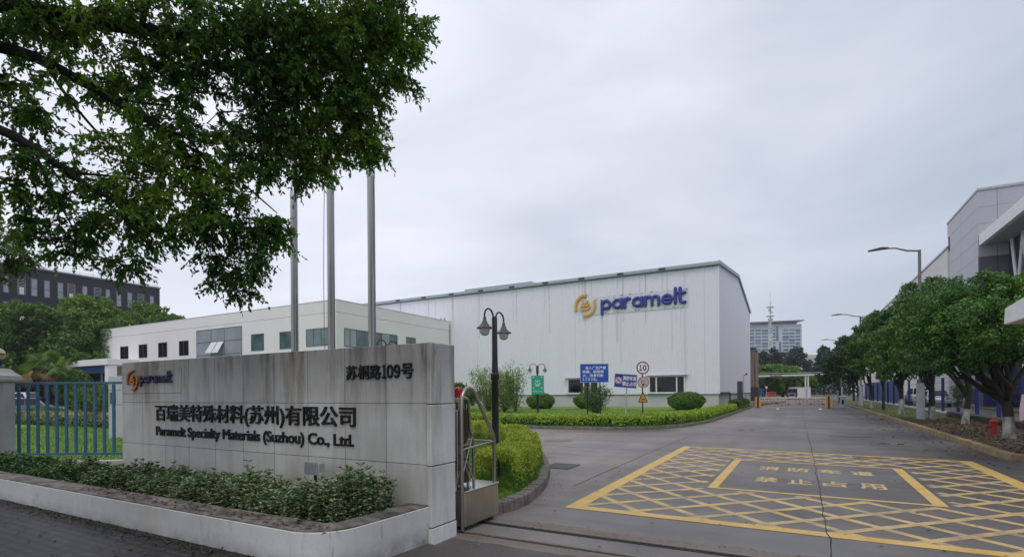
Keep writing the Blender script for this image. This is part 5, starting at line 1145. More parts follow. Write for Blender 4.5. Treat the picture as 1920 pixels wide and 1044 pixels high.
# ------------------------------------------------------------------ cars
def car(name, label, loc, rz, paint, van=False):
    t = thing(name, label, 'car', loc, rz, 'parked cars'); H = 1.0 if not van else 1.12
    L = 2.25
    b = MB(); prof = [(-L, .32), (-L, .72), (-L + .15, .86 * H), (-.95, .94 * H), (1.0 if not van else 1.5, .95 * H), (L - .1, .80), (L, .62), (L - .03, .32)]
    prof = prof if not van else [(-L, .32), (-L, .95), (-L + .1, 1.05), (1.5, 1.05), (L - .1, .9), (L, .62), (L - .03, .32)]
    b.prism([(x, -.88, z) for x, z in prof], (0, 1.76, 0)); b.build('body', paint, t, bevel=.06, seg=2, world=False, smooth=40)
    g = [(-1.75, .9, .80), (-1.15, 1.48, .62), (.35, 1.50, .62), (1.12, .92, .80)] if not van else [(-2.1, 1.0, .82), (-1.95, 1.75, .70), (.9, 1.78, .70), (1.6, 1.0, .80)]
    b = MB(); b.add([(x, -w, z) for x, z, w in g] + [(x, w, z) for x, z, w in g], [(0, 1, 2, 3), (7, 6, 5, 4), (0, 4, 5, 1), (1, 5, 6, 2), (2, 6, 7, 3), (3, 7, 4, 0)]); cabn = b.build('cabin', paint, t, bevel=.05, seg=2, world=False, smooth=40)
    def lerp3(p, q, s): return tuple(a + (c - a) * s for a, c in zip(p, q))
    for sgn in (-1, 1):
        P = [(x, sgn * (w + .012), z) for x, z, w in g]; cen = tuple(sum(p[i] for p in P) / 4 for i in range(3))
        for s0, s1 in ((.10, .48), (.52, .90)):
            bot = [lerp3(P[0], P[3], s0), lerp3(P[0], P[3], s1)]; top = [lerp3(P[1], P[2], max(.03, (s0 - .1) * 1.2)), lerp3(P[1], P[2], min(.97, (s1 - .06) * 1.12))]
            qd = [lerp3(bot[0], top[0], .12), lerp3(bot[1], top[1], .12), lerp3(bot[1], top[1], .86), lerp3(bot[0], top[0], .86)]
            b = MB(); b.prism(qd, (0, sgn * .012, 0)); b.build('window', m_dark_glass, cabn, world=False)
    for i0, i1, nm in ((2, 3, 'windscreen'), (1, 0, 'rear_window')):
        (xa, za, wa), (xb, zb_, wb) = g[i0], g[i1]; dx = .03 if i0 == 2 else -.03
        p = [(xa + (xb - xa) * .12 + dx, -wa * .9, za + (zb_ - za) * .12 + .02), (xa + (xb - xa) * .12 + dx, wa * .9, za + (zb_ - za) * .12 + .02), (xa + (xb - xa) * .88 + dx, wb * .9, za + (zb_ - za) * .88 + .02), (xa + (xb - xa) * .88 + dx, -wb * .9, za + (zb_ - za) * .88 + .02)]
        b = MB(); b.prism(p, (.01 if i0 == 2 else -.01, 0, .012)); b.build(nm, m_dark_glass, cabn, world=False)
    for x in (-1.38, 1.38):
        for y in (-.80, .80):
            b = MB(); b.tube([(x, y - .11, .33), (x, y + .11, .33)], .33, 18); tw = b.build('wheel', m_crack, t, world=False)
            b = MB(); yy = y + .115 * (1 if y > 0 else -1); b.tube([(x, yy - .008, .33), (x, yy + .008, .33)], .21, 12); b.build('rim', m_alu, tw, world=False)
    for y in (-.68, .45):
        b = MB(); b.bx(L - .06, L + .012, y, y + .24, .60, .74); b.build('headlight', m_globe, t, bevel=.02, world=False)
        b = MB(); b.bx(-L - .012, -L + .05, y, y + .24, .66, .80); b.build('tail_light', m_sign_red, t, bevel=.02, world=False)
    return t
q = at(70, 735, 40); car('parked_car', 'dark blue car parked behind the blue bar fence near the pillar', (q.x, q.y, .0), PSI + R(8), mat('dark_navy_car_paint', (.05, .07, .11), .15, coat=.8))
q = at(22, 735, 47); car('parked_car', 'white car parked behind the dark blue one on the left', (q.x, q.y, .0), PSI - R(20), mat('white_car_paint', (.62, .63, .65), .2, coat=.5))
q = at(40, 735, 54); car('parked_van', 'white van whose roof shows behind the dark blue car and palm', (q.x, q.y, .25), PSI, MATS['white_car_paint'], True)
car('parked_car', 'silver grey car parked behind the blue posts on the right', (10.9, 60.5, 0), R(88), mat('silver_car_paint', (.42, .45, .48), .25, metal=.5, coat=.4))
car('parked_van', 'white van parked beyond the silver grey car behind the blue posts', (10.9, 68, 0), R(90), MATS['white_car_paint'], True)

# ================================================================== vegetation
def ell(u, v, d, ru, rv_, rd=None):
    c = at(u, v, d); k = d / F; return ((c.x, c.y, c.z), (ru * k, (rd if rd else (ru + rv_) / 2) * k, rv_ * k))
# ---- camphor tree overhanging the entrance (trunk stands outside the frame on the left)
m_camphor = leafmat('camphor_leaf', (0.037, 0.097, 0.015), (0.078, 0.189, 0.023), (0.257, 0.405, 0.034), rough=.36, trans=.48, hue=.9, spec=.5)
ct = thing('camphor_tree', 'large dark leafy camphor tree overhanging the stone wall from the left', 'tree', (-6.6, 1.2, .1))
fork = Vector((-6.3, 1.6, 3.3)); b = MB(); b.tube([(-6.6, 1.2, -.1), (-6.58, 1.22, .35), (-6.5, 1.3, 1.6), (-6.4, 1.45, 2.6), fork + Vector((0, 0, .2))], [.42, .32, .27, .26, .24], 14); b.build('trunk', m_bark, ct, smooth=60)
def limb(uvd, r0, r1, start=fork):
    P = [start] + [at(*q) for q in uvd]; Q = smooth_path3(P); n_ = len(Q); mb = MB(); mb.tube(Q, [r0 + (r1 - r0) * (i / (n_ - 1)) ** .8 for i in range(n_)], 8); mb.build('limb', m_bark, ct, smooth=60); return Q
def smooth_path3(P, it=2):
    P = [Vector(p) for p in P]
    for _ in range(it):
        Q = [P[0]]
        for a_, c_ in zip(P, P[1:]): Q += [a_.lerp(c_, .25), a_.lerp(c_, .75)]
        P = Q + [P[-1]]
    return P
limb([(-160, -30, 5.2), (60, 20, 5.3), (180, 42, 5.5), (270, 55, 5.6), (340, 68, 5.7), (430, 60, 6.0), (560, 40, 6.3), (690, 60, 6.6)], .13, .02)
limb([(265, 52, 5.55), (272, 20, 5.5), (300, -40, 5.5)], .05, .015, at(262, 55, 5.58))
limb([(-220, 60, 5.0), (0, 85, 5.2), (80, 112, 5.3), (165, 160, 5.5), (240, 205, 5.6), (310, 245, 5.8), (370, 310, 6.0), (400, 380, 6.1), (440, 480, 6.2)], .085, .012)
limb([(-200, 190, 4.8), (0, 240, 5.0), (60, 275, 5.1), (130, 325, 5.3), (180, 358, 5.4), (260, 400, 5.6), (320, 440, 5.7)], .075, .010)
for S_, P_, r in (((165, 160, 5.5), [(230, 190, 5.6), (330, 200, 5.8)], .03), ((240, 205, 5.6), [(330, 260, 5.9), (440, 330, 6.2), (520, 400, 6.4)], .03), ((340, 68, 5.7), [(420, 120, 6.0), (500, 190, 6.3), (600, 270, 6.5)], .035), ((310, 245, 5.8), [(360, 260, 5.9), (400, 330, 6.1)], .02),
                 ((430, 60, 6.0), [(560, 140, 6.3), (660, 220, 6.5), (690, 260, 6.6)], .03), ((60, 275, 5.1), [(110, 380, 5.3), (150, 450, 5.4)], .015), ((130, 325, 5.3), [(220, 330, 5.5), (300, 350, 5.7)], .018), ((80, 112, 5.3), [(130, 190, 5.5), (220, 290, 5.7), (330, 330, 5.9)], .022), ((560, 40, 6.3), [(650, 20, 6.5), (760, 60, 6.8)], .02)):
    limb(P_, r, .006, at(*S_))
random.seed(11)
vis = [  # u, v, depth, ru, rv, density
 (745, 25, 6.7, 45, 55, 1.0), (735, 90, 6.7, 52, 58, 1.0), (765, 55, 6.8, 36, 55, .9), (755, 130, 6.8, 30, 40, .8), (705, 280, 6.7, 26, 34, 1.1), (700, 40, 6.5, 60, 60, 1.1), (690, 130, 6.6, 55, 60, 1.1), (650, 30, 6.4, 65, 60, 1.2), (650, 110, 6.4, 70, 60, 1.2), (600, 40, 6.2, 70, 60, 1.3), (560, 100, 6.2, 80, 70, 1.4), (520, 30, 6.0, 80, 60, 1.4),
 (685, 200, 6.6, 36, 50, 1.2), (675, 255, 6.6, 42, 50, 1.3), (630, 190, 6.5, 70, 60, 1.3), (620, 260, 6.5, 66, 55, 1.3), (560, 190, 6.3, 75, 60, 1.2), (560, 265, 6.4, 55, 50, 1.1), (580, 312, 6.5, 42, 34, 1.1), (500, 130, 6.1, 70, 60, 1.2),
 (470, 210, 6.2, 60, 50, .9), (440, 60, 5.9, 90, 70, 1.1), (380, 110, 5.8, 70, 50, .9), (340, 20, 5.6, 90, 50, 1.1), (250, 20, 5.5, 80, 45, 1.0), (160, 20, 5.4, 80, 45, 1.0), (60, 10, 5.3, 90, 40, 1.0), (20, 60, 5.2, 60, 40, .8), (110, 70, 5.4, 70, 35, .8),
 (300, 110, 5.7, 70, 40, .8), (210, 110, 5.6, 80, 45, .75), (230, 160, 5.6, 70, 40, .8), (340, 170, 5.9, 80, 40, .65), (60, 150, 5.3, 70, 35, .7), (130, 150, 5.4, 50, 30, .6), (30, 210, 5.2, 45, 40, .8), (90, 205, 5.3, 45, 30, .6),
 (290, 220, 5.8, 60, 40, .7), (380, 240, 6.0, 60, 45, .7), (430, 290, 6.1, 70, 50, .85), (500, 300, 6.3, 55, 45, .9), (520, 250, 6.3, 45, 40, .8), (350, 300, 5.9, 70, 50, .85), (280, 290, 5.8, 60, 40, .7), (200, 280, 5.6, 50, 40, .6), (400, 360, 6.1, 80, 45, .9), (300, 365, 5.8, 80, 45, .85),
 (220, 350, 5.6, 60, 40, .8), (140, 300, 5.4, 40, 35, .5), (60, 300, 5.2, 60, 45, .8), (20, 330, 5.1, 40, 40, .8), (120, 360, 5.4, 60, 30, .7), (40, 380, 5.2, 40, 25, .6), (150, 400, 5.5, 60, 35, .8), (230, 410, 5.6, 70, 32, .9), (310, 420, 5.8, 60, 32, 1.0), (380, 420, 6.0, 60, 40, 1.0), (445, 420, 6.2, 60, 45, 1.1),
 (505, 425, 6.4, 42, 40, 1.1), (530, 445, 6.5, 28, 38, 1.0), (480, 480, 6.3, 40, 36, 1.0), (440, 510, 6.2, 46, 36, 1.0), (455, 540, 6.2, 32, 18, .9), (395, 475, 6.1, 34, 28, .9), (410, 520, 6.1, 26, 20, .7), (125, 470, 5.5, 55, 22, .8), (100, 440, 5.4, 50, 22, .7), (190, 455, 5.6, 40, 22, .7), (215, 485, 5.7, 42, 20, 1.0), (235, 495, 5.7, 24, 12, .8), (280, 455, 5.7, 30, 20, .7), (60, 430, 5.3, 40, 25, .5), (585, 330, 6.5, 30, 18, .9), (540, 330, 6.4, 34, 26, .9)]
clumps = [(ell(u, v, d, ru, rv_), dn * (1.3 if u < 420 else 1.0)) for u, v, d, ru, rv_, dn in vis]
rs = np.random.default_rng(21); k = 0
while k < 120:                                  # the rest of the crown, outside the frame, overhead and to the left
    c = np.array([rs.uniform(-12.5, 1.5), rs.uniform(-3.5, 5.0), rs.uniform(4.3, 8.5)]); r = rs.uniform(.5, .95)
    if np.linalg.norm((c[:2] - np.array([-5.5, 1.0])) / np.array([7.2, 4.8])) > 1: continue
    pu, pv, dep = proj(c)
    if dep > -.3 and (dep < 1.2 or (pv + r * F / max(dep, .5) > -30 and pu + r * F / max(dep, .5) > -40 and pu < 2000)): continue
    clumps.append((((c[0], c[1], c[2]), (r, r, r * .7)), .16)); k += 1
def twig_leaves(rng, clumps, per=52., leaf=(.040, .066), droop=.30, ntw=7, nl=11, tube_mb=None):
    """sprays: hubs inside each clump, twigs radiating from every hub, leaves along the twigs"""
    P, A, N, L = [], [], [], []
    for (c, r), dn in clumps:
        c = np.array(c); r = np.array(r); area = math.pi * r[2] * (r[0] + r[1]) / 2; nh = max(3, int(area * per * dn + rng.random()))
        e = rdir(rng, nh) * (rng.uniform(0, 1, (nh, 1)) ** .45); hub = c + e * r * .92
        for j in range(nh):
            out = e[j] * np.array([1, 1, .6]); sc = rng.uniform(.75, 1.25)
            if tube_mb is not None: tube_mb.tube([hub[j] - (out + np.array([0, 0, .2])) * .22, hub[j]], [.007, .004], 4, caps=False)
            for _ in range(ntw):
                d = out * .8 + rng.normal(size=3) * np.array([.6, .6, .38]); d[2] -= droop; d /= np.linalg.norm(d); ln = rng.uniform(.10, .25) * sc
                tt = np.linspace(.12, 1.0, nl) + rng.normal(size=nl) * .03; p = hub[j] + d * (tt * ln)[:, None] + np.array([0, 0, -1.]) * (tt ** 2 * .05)[:, None]
                a = d * .6 + rng.normal(size=(nl, 3)) * .55; a[:, 2] -= .35
                P.append(p); A.append(a); nn = rng.normal(size=(nl, 3)) * .5; nn[:, 2] += .8; N.append(nn); L.append(rng.uniform(leaf[0], leaf[1], nl) * rng.uniform(.85, 1.1))
                if tube_mb is not None: tube_mb.tube([hub[j], hub[j] + d * ln + np.array([0, 0, -.04])], [.003, .0012], 3, caps=False)
    return np.concatenate(P), unit(np.concatenate(A)), unit(np.concatenate(N)), np.concatenate(L)
tw = MB(); P, A, N, L_ = twig_leaves(rng, clumps, tube_mb=tw)
leaf_mesh('crown', P, A, N, L_, L_ * rng.uniform(.42, .58, len(L_)), m_camphor, ct)
tw.build('twigs', m_bark, ct)
print('camphor leaves', len(P))
# ---- second street tree, only a spray of its crown at the left edge
m_yelgreen = leafmat('yellowish_tree_leaf', (0.045, 0.083, 0.018), (0.090, 0.158, 0.024), (0.180, 0.247, 0.033), rough=.4, trans=.35, hue=.9)
t = thing('street_tree', 'yellowish green tree whose crown enters at the left edge under the camphor tree', 'tree', (-15.6, 1.4, .1))
b = MB(); b.tube([(-15.6, 1.4, -.1), (-15.55, 1.5, 1.6), (-15.3, 1.9, 3.4), (-14.9, 2.5, 4.6)], [.22, .17, .13, .06], 10); b.build('trunk', m_bark, t, smooth=60)
c2_ = [(ell(u, v, d, ru, rv_), dn) for u, v, d, ru, rv_, dn in ((20, 470, 10.5, 40, 35, 1.1), (-30, 450, 10.4, 50, 50, 1.0), (45, 490, 10.6, 26, 22, .9), (-10, 505, 10.5, 45, 22, 1.0), (0, 430, 10.5, 25, 18, .7))] + [(((-15.2 + rs.normal() * .8, 2.2 + rs.normal() * .8, 4.8 + rs.normal() * .5), (.7, .7, .5)), .7) for _ in range(9)]
P, A, N, L_ = twig_leaves(rng, c2_, per=50)
leaf_mesh('crown', P, A, N, L_, L_ * .45, m_yelgreen, t)

# ---- trees built from a trunk, limbs and puffs of leaves
def puff_tree(name, label, cat, group, base, trunk, clumps, n, leaf, m, mt=m_bark, lime=None, limb_r=.05, seed=1, simple=True, npuff=22, puff=(.32, .5), wl=.55, nlimb=None):
    r_ = np.random.default_rng(seed); t = thing(name, label, cat, base, 0, group); mb = MB()
    pts = [Vector(p) for p, _ in trunk]; rad = [q for _, q in trunk]
    mb.tube(pts, rad, 10); mb.build('trunk', mt, t, smooth=60)
    if lime:
        lb = MB(); z0, z1 = lime; P_ = []; Rr = []
        for s in np.linspace(z0, z1, 7):
            for (p, q), (p2_, q2) in zip(trunk, trunk[1:]):
                if p[2] <= s <= p2_[2]:
                    f = (s - p[2]) / (p2_[2] - p[2]); P_.append(Vector(p).lerp(Vector(p2_), f)); Rr.append(q + (q2 - q) * f + .006); break
        lb.tube(P_, Rr, 12, caps=False); lb.build('whitewash', m_lime, t, smooth=60)
    top = pts[-1]; st_ = pts[-2] if len(pts) > 2 else pts[0]
    lm = MB(); order = clumps[:nlimb] if nlimb else clumps
    for c, r in order:
        src = st_.lerp(top, r_.uniform(.3, 1)); Q = limb_pts(r_, src, Vector(c), 5, .07, .05); lm.tube(Q, [limb_r * (1 - .8 * i / 5) for i in range(6)], 6, caps=False)
        for _ in range(2):
            e = Vector(c) + Vector(rdir(r_, 1)[0]) * max(r) * .8; lm.tube(limb_pts(r_, Q[3], e, 3, .1), [limb_r * .4, limb_r * .3, limb_r * .2, limb_r * .1], 4, caps=False)
    lm.build('branches', mt, t, smooth=60)
    P, A, N = puff_leaves(r_, clumps, n, puff=puff, npuff=npuff); ln = r_.uniform(leaf * .7, leaf * 1.25, len(P))
    leaf_mesh('crown', P, A, N, ln, ln * wl, m, t, simple=simple, fold=.18)
    return t
m_row = leafmat('glossy_row_tree_leaf', (0.025, 0.085, 0.015), (0.057, 0.169, 0.023), (0.165, 0.307, 0.029), rough=.34, trans=.24, hue=.55, spec=.5)
m_row2 = leafmat('lighter_row_tree_leaf', (0.036, 0.097, 0.015), (0.072, 0.176, 0.020), (0.177, 0.286, 0.028), rough=.36, trans=.28, hue=.5)
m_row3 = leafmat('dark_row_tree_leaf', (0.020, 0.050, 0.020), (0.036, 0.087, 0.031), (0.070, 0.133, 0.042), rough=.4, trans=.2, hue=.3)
GR = 'trees in a row along the right verge'
def row_tree(label, bx, by, h1, forks, clumps, n, leaf, m, r0, seed, lime=.75, lean=(0, 0), name='verge_tree', **kw):
    r0 *= .85; tr = [((bx, by, .05), r0 * 1.35), ((bx, by, .25), r0 * 1.05), ((bx + lean[0] * .5, by + lean[1] * .5, .95), r0 * .9), ((bx + lean[0], by + lean[1], h1), r0 * .8)]
    return puff_tree(name, label, 'tree', GR, (bx, by, .1), tr, clumps, n, leaf, m, lime=(.06, lime) if lime else None, limb_r=r0 * .55, seed=seed, **kw)
row_tree('nearest verge tree with a forked whitewashed trunk beside the red hydrant', 5.5, 20.8, 1.25, 2,
         [ell(1790, 600, 15.8, 70, 52), ell(1850, 560, 15.5, 62, 45), ell(1900, 575, 15.6, 60, 55), ell(1760, 630, 15.9, 45, 40), ell(1830, 640, 15.3, 70, 40), ell(1905, 640, 15.6, 60, 50), ell(1860, 600, 14.6, 70, 50), ell(1740, 590, 16.2, 45, 40), ell(1960, 600, 15.8, 60, 60), ell(1800, 570, 16.4, 50, 35), ell(1880, 545, 15.6, 45, 28), ell(1815, 668, 15.6, 50, 24), ell(1880, 672, 16, 55, 24), ell(1750, 668, 16, 34, 26), ell(1720, 640, 16.4, 30, 28), ell(1845, 522, 15.7, 26, 14), ell(1775, 692, 16, 20, 12)],
         36000, .085, m_row, .165, 31, lean=(-.05, .1), simple=False)
row_tree('verge tree with a leaning pale painted stem, second along the row', 6.1, 28.3, 1.6, 2,
         [ell(1760, 570, 22, 40, 36), ell(1745, 610, 21.8, 34, 34), ell(1790, 600, 21.8, 42, 42), ell(1820, 575, 22.2, 40, 36), ell(1735, 650, 21.6, 30, 24), ell(1790, 655, 22, 40, 26), ell(1770, 540, 22.3, 30, 20), ell(1830, 640, 22, 36, 36), ell(1796, 742, 27.6, 10, 26), ell(1812, 712, 27.8, 9, 26), ell(1758, 680, 22, 22, 16), ell(1725, 668, 22, 20, 18)],
         21000, .11, m_row, .14, 32, lean=(.15, 0))
row_tree('verge tree directly behind the nearest street lamp sleeve, third along the row', 5.72, 32.4, 1.7, 2,
         [ell(1705, 580, 26, 30, 30), ell(1735, 560, 26, 34, 32), ell(1765, 590, 26, 30, 34), ell(1690, 620, 25.6, 30, 30), ell(1730, 620, 25.2, 38, 34), ell(1765, 640, 25.6, 30, 28), ell(1700, 660, 25.4, 26, 24), ell(1740, 665, 25.6, 34, 22), ell(1715, 545, 26.4, 22, 16), ell(1710, 690, 25.6, 22, 16), ell(1755, 692, 25.6, 18, 14), ell(1748, 528, 26.2, 14, 10)],
         21000, .13, m_row, .17, 33)
row_tree('verge tree with a long whitewashed trunk, fourth along the row', 5.42, 39, 1.9, 2,
         [ell(1680, 610, 31.5, 28, 28), ell(1660, 635, 31, 24, 26), ell(1700, 640, 31, 26, 28), ell(1675, 665, 31, 30, 24), ell(1650, 600, 32, 18, 18), ell(1690, 585, 32, 22, 20), ell(1705, 690, 31.5, 20, 18), ell(1668, 695, 31.2, 20, 16)],
         16000, .15, m_row, .17, 34, lime=1.0)
row_tree('slim young verge tree between two thicker ones, fifth along the row', 5.35, 46, 1.9, 2,
         [ell(1650, 615, 38, 24, 24), ell(1635, 645, 37.6, 22, 24), ell(1668, 650, 37.8, 18, 22), ell(1645, 680, 37.5, 22, 20), ell(1640, 600, 38.4, 18, 16), ell(1660, 700, 37.6, 16, 12)],
         9000, .17, m_row2, .11, 35, lime=0)
row_tree('light green verge tree beside the second street lamp, sixth along the row', 5.1, 50.8, 1.9, 2,
         [ell(1622, 630, 42, 22, 20), ell(1608, 655, 41.6, 20, 20), ell(1635, 665, 41.6, 20, 22), ell(1618, 685, 41.4, 22, 18), ell(1600, 675, 42, 14, 16), ell(1628, 612, 42.5, 16, 12)],
         9000, .18, m_row2, .16, 36)
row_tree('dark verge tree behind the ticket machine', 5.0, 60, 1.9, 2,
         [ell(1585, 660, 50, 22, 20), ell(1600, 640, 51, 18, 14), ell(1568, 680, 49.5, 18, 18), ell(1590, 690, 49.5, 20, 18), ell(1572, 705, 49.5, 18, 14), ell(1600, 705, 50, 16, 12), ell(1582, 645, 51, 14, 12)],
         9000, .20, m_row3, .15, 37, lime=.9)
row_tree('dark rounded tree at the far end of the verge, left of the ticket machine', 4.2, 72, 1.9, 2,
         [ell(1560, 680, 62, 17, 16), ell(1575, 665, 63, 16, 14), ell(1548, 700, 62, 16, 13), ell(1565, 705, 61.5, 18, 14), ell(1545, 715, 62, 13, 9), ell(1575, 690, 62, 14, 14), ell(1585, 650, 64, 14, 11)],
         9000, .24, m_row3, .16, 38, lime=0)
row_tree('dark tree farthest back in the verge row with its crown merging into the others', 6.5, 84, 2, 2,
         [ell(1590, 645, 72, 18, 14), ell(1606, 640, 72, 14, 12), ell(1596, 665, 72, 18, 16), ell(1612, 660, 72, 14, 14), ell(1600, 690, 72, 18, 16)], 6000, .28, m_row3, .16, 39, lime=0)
# ---- big trees behind the left car park
m_left = leafmat('left_tree_leaf', (0.043, 0.092, 0.016), (0.095, 0.195, 0.023), (0.222, 0.333, 0.037), rough=.5, trans=.25, hue=.13)
GL = 'trees in front of the charcoal building'
for i, (lab, u, d, cl, n) in enumerate((
    ('broad yellowish green tree at the left edge below the charcoal building', 10, 66, [(0, 600, 45, 28), (45, 590, 40, 24), (-40, 610, 45, 34), (20, 640, 60, 40), (70, 640, 40, 40), (0, 690, 60, 34)], 15000),
    ('tree second from the left below the charcoal building, with a yellowish top', 95, 68, [(75, 590, 36, 22), (105, 600, 30, 24), (60, 630, 40, 34), (110, 640, 40, 38), (80, 680, 50, 34), (130, 680, 34, 30)], 13000),
    ('tallest tree in the middle below the charcoal building with dark branches showing', 165, 66, [(150, 580, 32, 24), (185, 578, 36, 24), (130, 610, 34, 30), (180, 620, 46, 36), (215, 600, 30, 30), (150, 660, 46, 36), (200, 660, 36, 40), (170, 700, 50, 24)], 16000),
    ('tree whose crown rises right behind the far end of the office block', 225, 74, [(215, 600, 26, 22), (245, 605, 24, 20), (225, 640, 30, 32), (180, 690, 30, 30), (250, 640, 30, 30)], 9000),
    ('rounded tree behind the office roof below the charcoal building corner', 275, 80, [(270, 585, 26, 20), (295, 590, 24, 18), (255, 605, 26, 20), (310, 600, 26, 16), (330, 605, 20, 14), (285, 620, 46, 30)], 9000))):
    q = at(u, 735, d); cls = [ell(a_, b_, d + ((j * 37) % 5 - 2) * 1.2, ru, rv_) for j, (a_, b_, ru, rv_) in enumerate(cl)]
    puff_tree('broadleaf_tree', lab, 'tree', GL, (q.x, q.y, 0), [((q.x, q.y, -.1), .42), ((q.x, q.y, 2), .34), ((q.x + .3, q.y, 5.2), .26)], cls, n, .42, m_left, limb_r=.16, seed=50 + i, npuff=34, puff=(.26, .42))
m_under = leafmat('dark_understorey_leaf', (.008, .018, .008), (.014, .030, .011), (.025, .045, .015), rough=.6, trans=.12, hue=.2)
t = tag(link('woods', bpy.data.meshes.new('woods'), m_under), None, None, None, 'stuff'); bpy.data.objects.remove(t)
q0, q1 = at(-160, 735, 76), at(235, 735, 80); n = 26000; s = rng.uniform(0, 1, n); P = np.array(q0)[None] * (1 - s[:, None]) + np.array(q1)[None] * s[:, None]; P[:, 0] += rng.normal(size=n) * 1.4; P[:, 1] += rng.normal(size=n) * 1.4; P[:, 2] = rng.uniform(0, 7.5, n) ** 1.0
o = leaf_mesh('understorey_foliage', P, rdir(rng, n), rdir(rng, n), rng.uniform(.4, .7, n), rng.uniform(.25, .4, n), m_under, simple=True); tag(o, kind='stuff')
# ---- trees at the end of the road
m_end = leafmat('bright_end_tree_leaf', (0.049, 0.114, 0.019), (0.097, 0.211, 0.027), (0.186, 0.308, 0.041), rough=.5, trans=.25, hue=.09)
m_con = leafmat('bluish_dark_tree_leaf', (0.029, 0.055, 0.034), (0.044, 0.078, 0.047), (0.072, 0.111, 0.062), rough=.6, trans=.15, hue=.1)
for i, (lab, u, d, cl, n) in enumerate((
    ('bright green dome shaped tree beyond the barrier beside the rusty duct', 1432, 112, [(1425, 700, 20, 16), (1440, 695, 20, 14), (1432, 715, 26, 16), (1455, 705, 18, 16), (1415, 715, 16, 16), (1445, 725, 24, 10)], 10000),
    ('bright green dome shaped tree in the middle beyond the pipe bridge', 1468, 116, [(1460, 695, 18, 12), (1480, 700, 18, 14), (1470, 715, 26, 16), (1490, 712, 16, 16), (1475, 730, 26, 10)], 9000),
    ('bright green tree behind the white shed', 1505, 120, [(1498, 708, 16, 14), (1515, 715, 16, 14), (1505, 725, 20, 12), (1525, 722, 14, 14)], 7000))):
    q = at(u, 735, d); puff_tree('round_tree', lab, 'tree', 'bright trees beyond the barrier', (q.x, q.y, 0), [((q.x, q.y, -.1), .3), ((q.x, q.y, 1.5), .25), ((q.x, q.y, 2.5), .2)], [ell(a_, b_, d + (j % 3 - 1) * 1.5, ru, rv_) for j, (a_, b_, ru, rv_) in enumerate(cl)], n, .5, m_end, limb_r=.12, seed=70 + i, npuff=30, puff=(.25, .42))
for i, (lab, u, d, cl, n) in enumerate((
    ('dark bluish tree in front of the tower block, just right of the rusty duct', 1430, 165, [(1432, 672, 11, 12), (1422, 668, 9, 16), (1440, 680, 12, 16), (1428, 690, 16, 12)], 5000),
    ('dark bluish tree in front of the tower block, below the mast', 1457, 168, [(1450, 665, 10, 11), (1462, 670, 12, 14), (1452, 685, 16, 14), (1470, 688, 12, 12)], 5000),
    ('tallest dark bluish tree right of the mast with a ragged top', 1490, 162, [(1487, 668, 12, 14), (1497, 660, 9, 9), (1482, 685, 13, 16), (1498, 680, 10, 14), (1490, 700, 14, 14), (1507, 668, 5, 5)], 5600),
    ('small ragged bluish tree in the gap beside the cream building', 1513, 172, [(1513, 684, 7, 8), (1518, 680, 4, 6), (1510, 692, 8, 7)], 2000),
    ('tall dark bluish tree behind the dark verge trees', 1545, 158, [(1545, 662, 12, 12), (1552, 672, 12, 14), (1538, 678, 10, 12), (1530, 695, 9, 10), (1548, 690, 16, 16), (1568, 660, 8, 7), (1542, 655, 6, 6)], 6500),
    ('dark bluish tree peeping over the tree row beside the warehouse end', 1592, 150, [(1592, 645, 10, 9), (1604, 645, 8, 10), (1598, 655, 14, 10)], 3000))):
    q = at(u, 735, d); puff_tree('dark_tree', lab, 'tree', 'dark trees at the end of the road', (q.x, q.y, 0), [((q.x, q.y, -.1), .3), ((q.x, q.y, 3), .25), ((q.x, q.y, 5.5), .2)], [ell(a_, b_, d + (j % 3 - 1), ru, rv_) for j, (a_, b_, ru, rv_) in enumerate(cl)], n, .62, m_con, limb_r=.12, seed=80 + i, npuff=14, puff=(.3, .55))
n = 9000; q0, q1 = at(1395, 735, 190), at(1640, 735, 180); s = rng.uniform(0, 1, n); P = np.array(q0)[None] * (1 - s[:, None]) + np.array(q1)[None] * s[:, None]; P[:, 0] += rng.normal(size=n) * 2; P[:, 1] += rng.normal(size=n) * 3; P[:, 2] = rng.uniform(0, 8.0, n)
o = leaf_mesh('far_foliage', P, rdir(rng, n), rdir(rng, n), rng.uniform(.6, 1.1, n), rng.uniform(.4, .7, n), m_con, simple=True); tag(o, kind='stuff')
# ---- clipped round bushes, shrubs
m_clip = leafmat('clipped_bush_leaf', (0.040, 0.100, 0.017), (0.088, 0.190, 0.026), (0.190, 0.299, 0.043), rough=.45, trans=.2, hue=.8)
def round_bush(label, u, v, d, ru, rv_, n, leaf, m=m_clip, name='clipped_bush', group='clipped round bushes on the lawn', seed=1, rd=None):
    r_ = np.random.default_rng(seed); c, r = ell(u, v, d, ru, rv_, rd); t = thing(name, label, 'bush', (c[0], c[1], .12), 0, group)
    b = MB(); b.sphere((c[0], c[1], c[2]), 1, 14, 8, sq=(r[0] * .86, r[1] * .86, r[2] * .86)); b.build('twig_core', mat('dark_twig_mass', (.012, .016, .008), .95, var=.4, scale=12, bump=1, bscale=20), t, smooth=60)
    d_ = rdir(r_, n); bump = 1 + .05 * np.sin(d_[:, 0] * 7 + d_[:, 2] * 5) + .04 * np.sin(d_[:, 1] * 11 + d_[:, 2] * 9); P = np.array(c) + d_ * np.array(r) * (bump * r_.uniform(.80, 1.0, n) ** .7)[:, None]
    P[:, 2] = np.maximum(P[:, 2], .14); N = unit(d_ + r_.normal(size=(n, 3)) * .5); A = np.cross(N, rdir(r_, n)); A[:, 2] += .35; ln = r_.uniform(leaf * .7, leaf * 1.3, n)
    leaf_mesh('foliage', P, A, N, ln, ln * .55, m, t, simple=True); return t
round_bush('clipped round bush behind the far lamp post with the green poster', 1013, 753, 46.5, 27, 15.5, 9000, .12, seed=1)
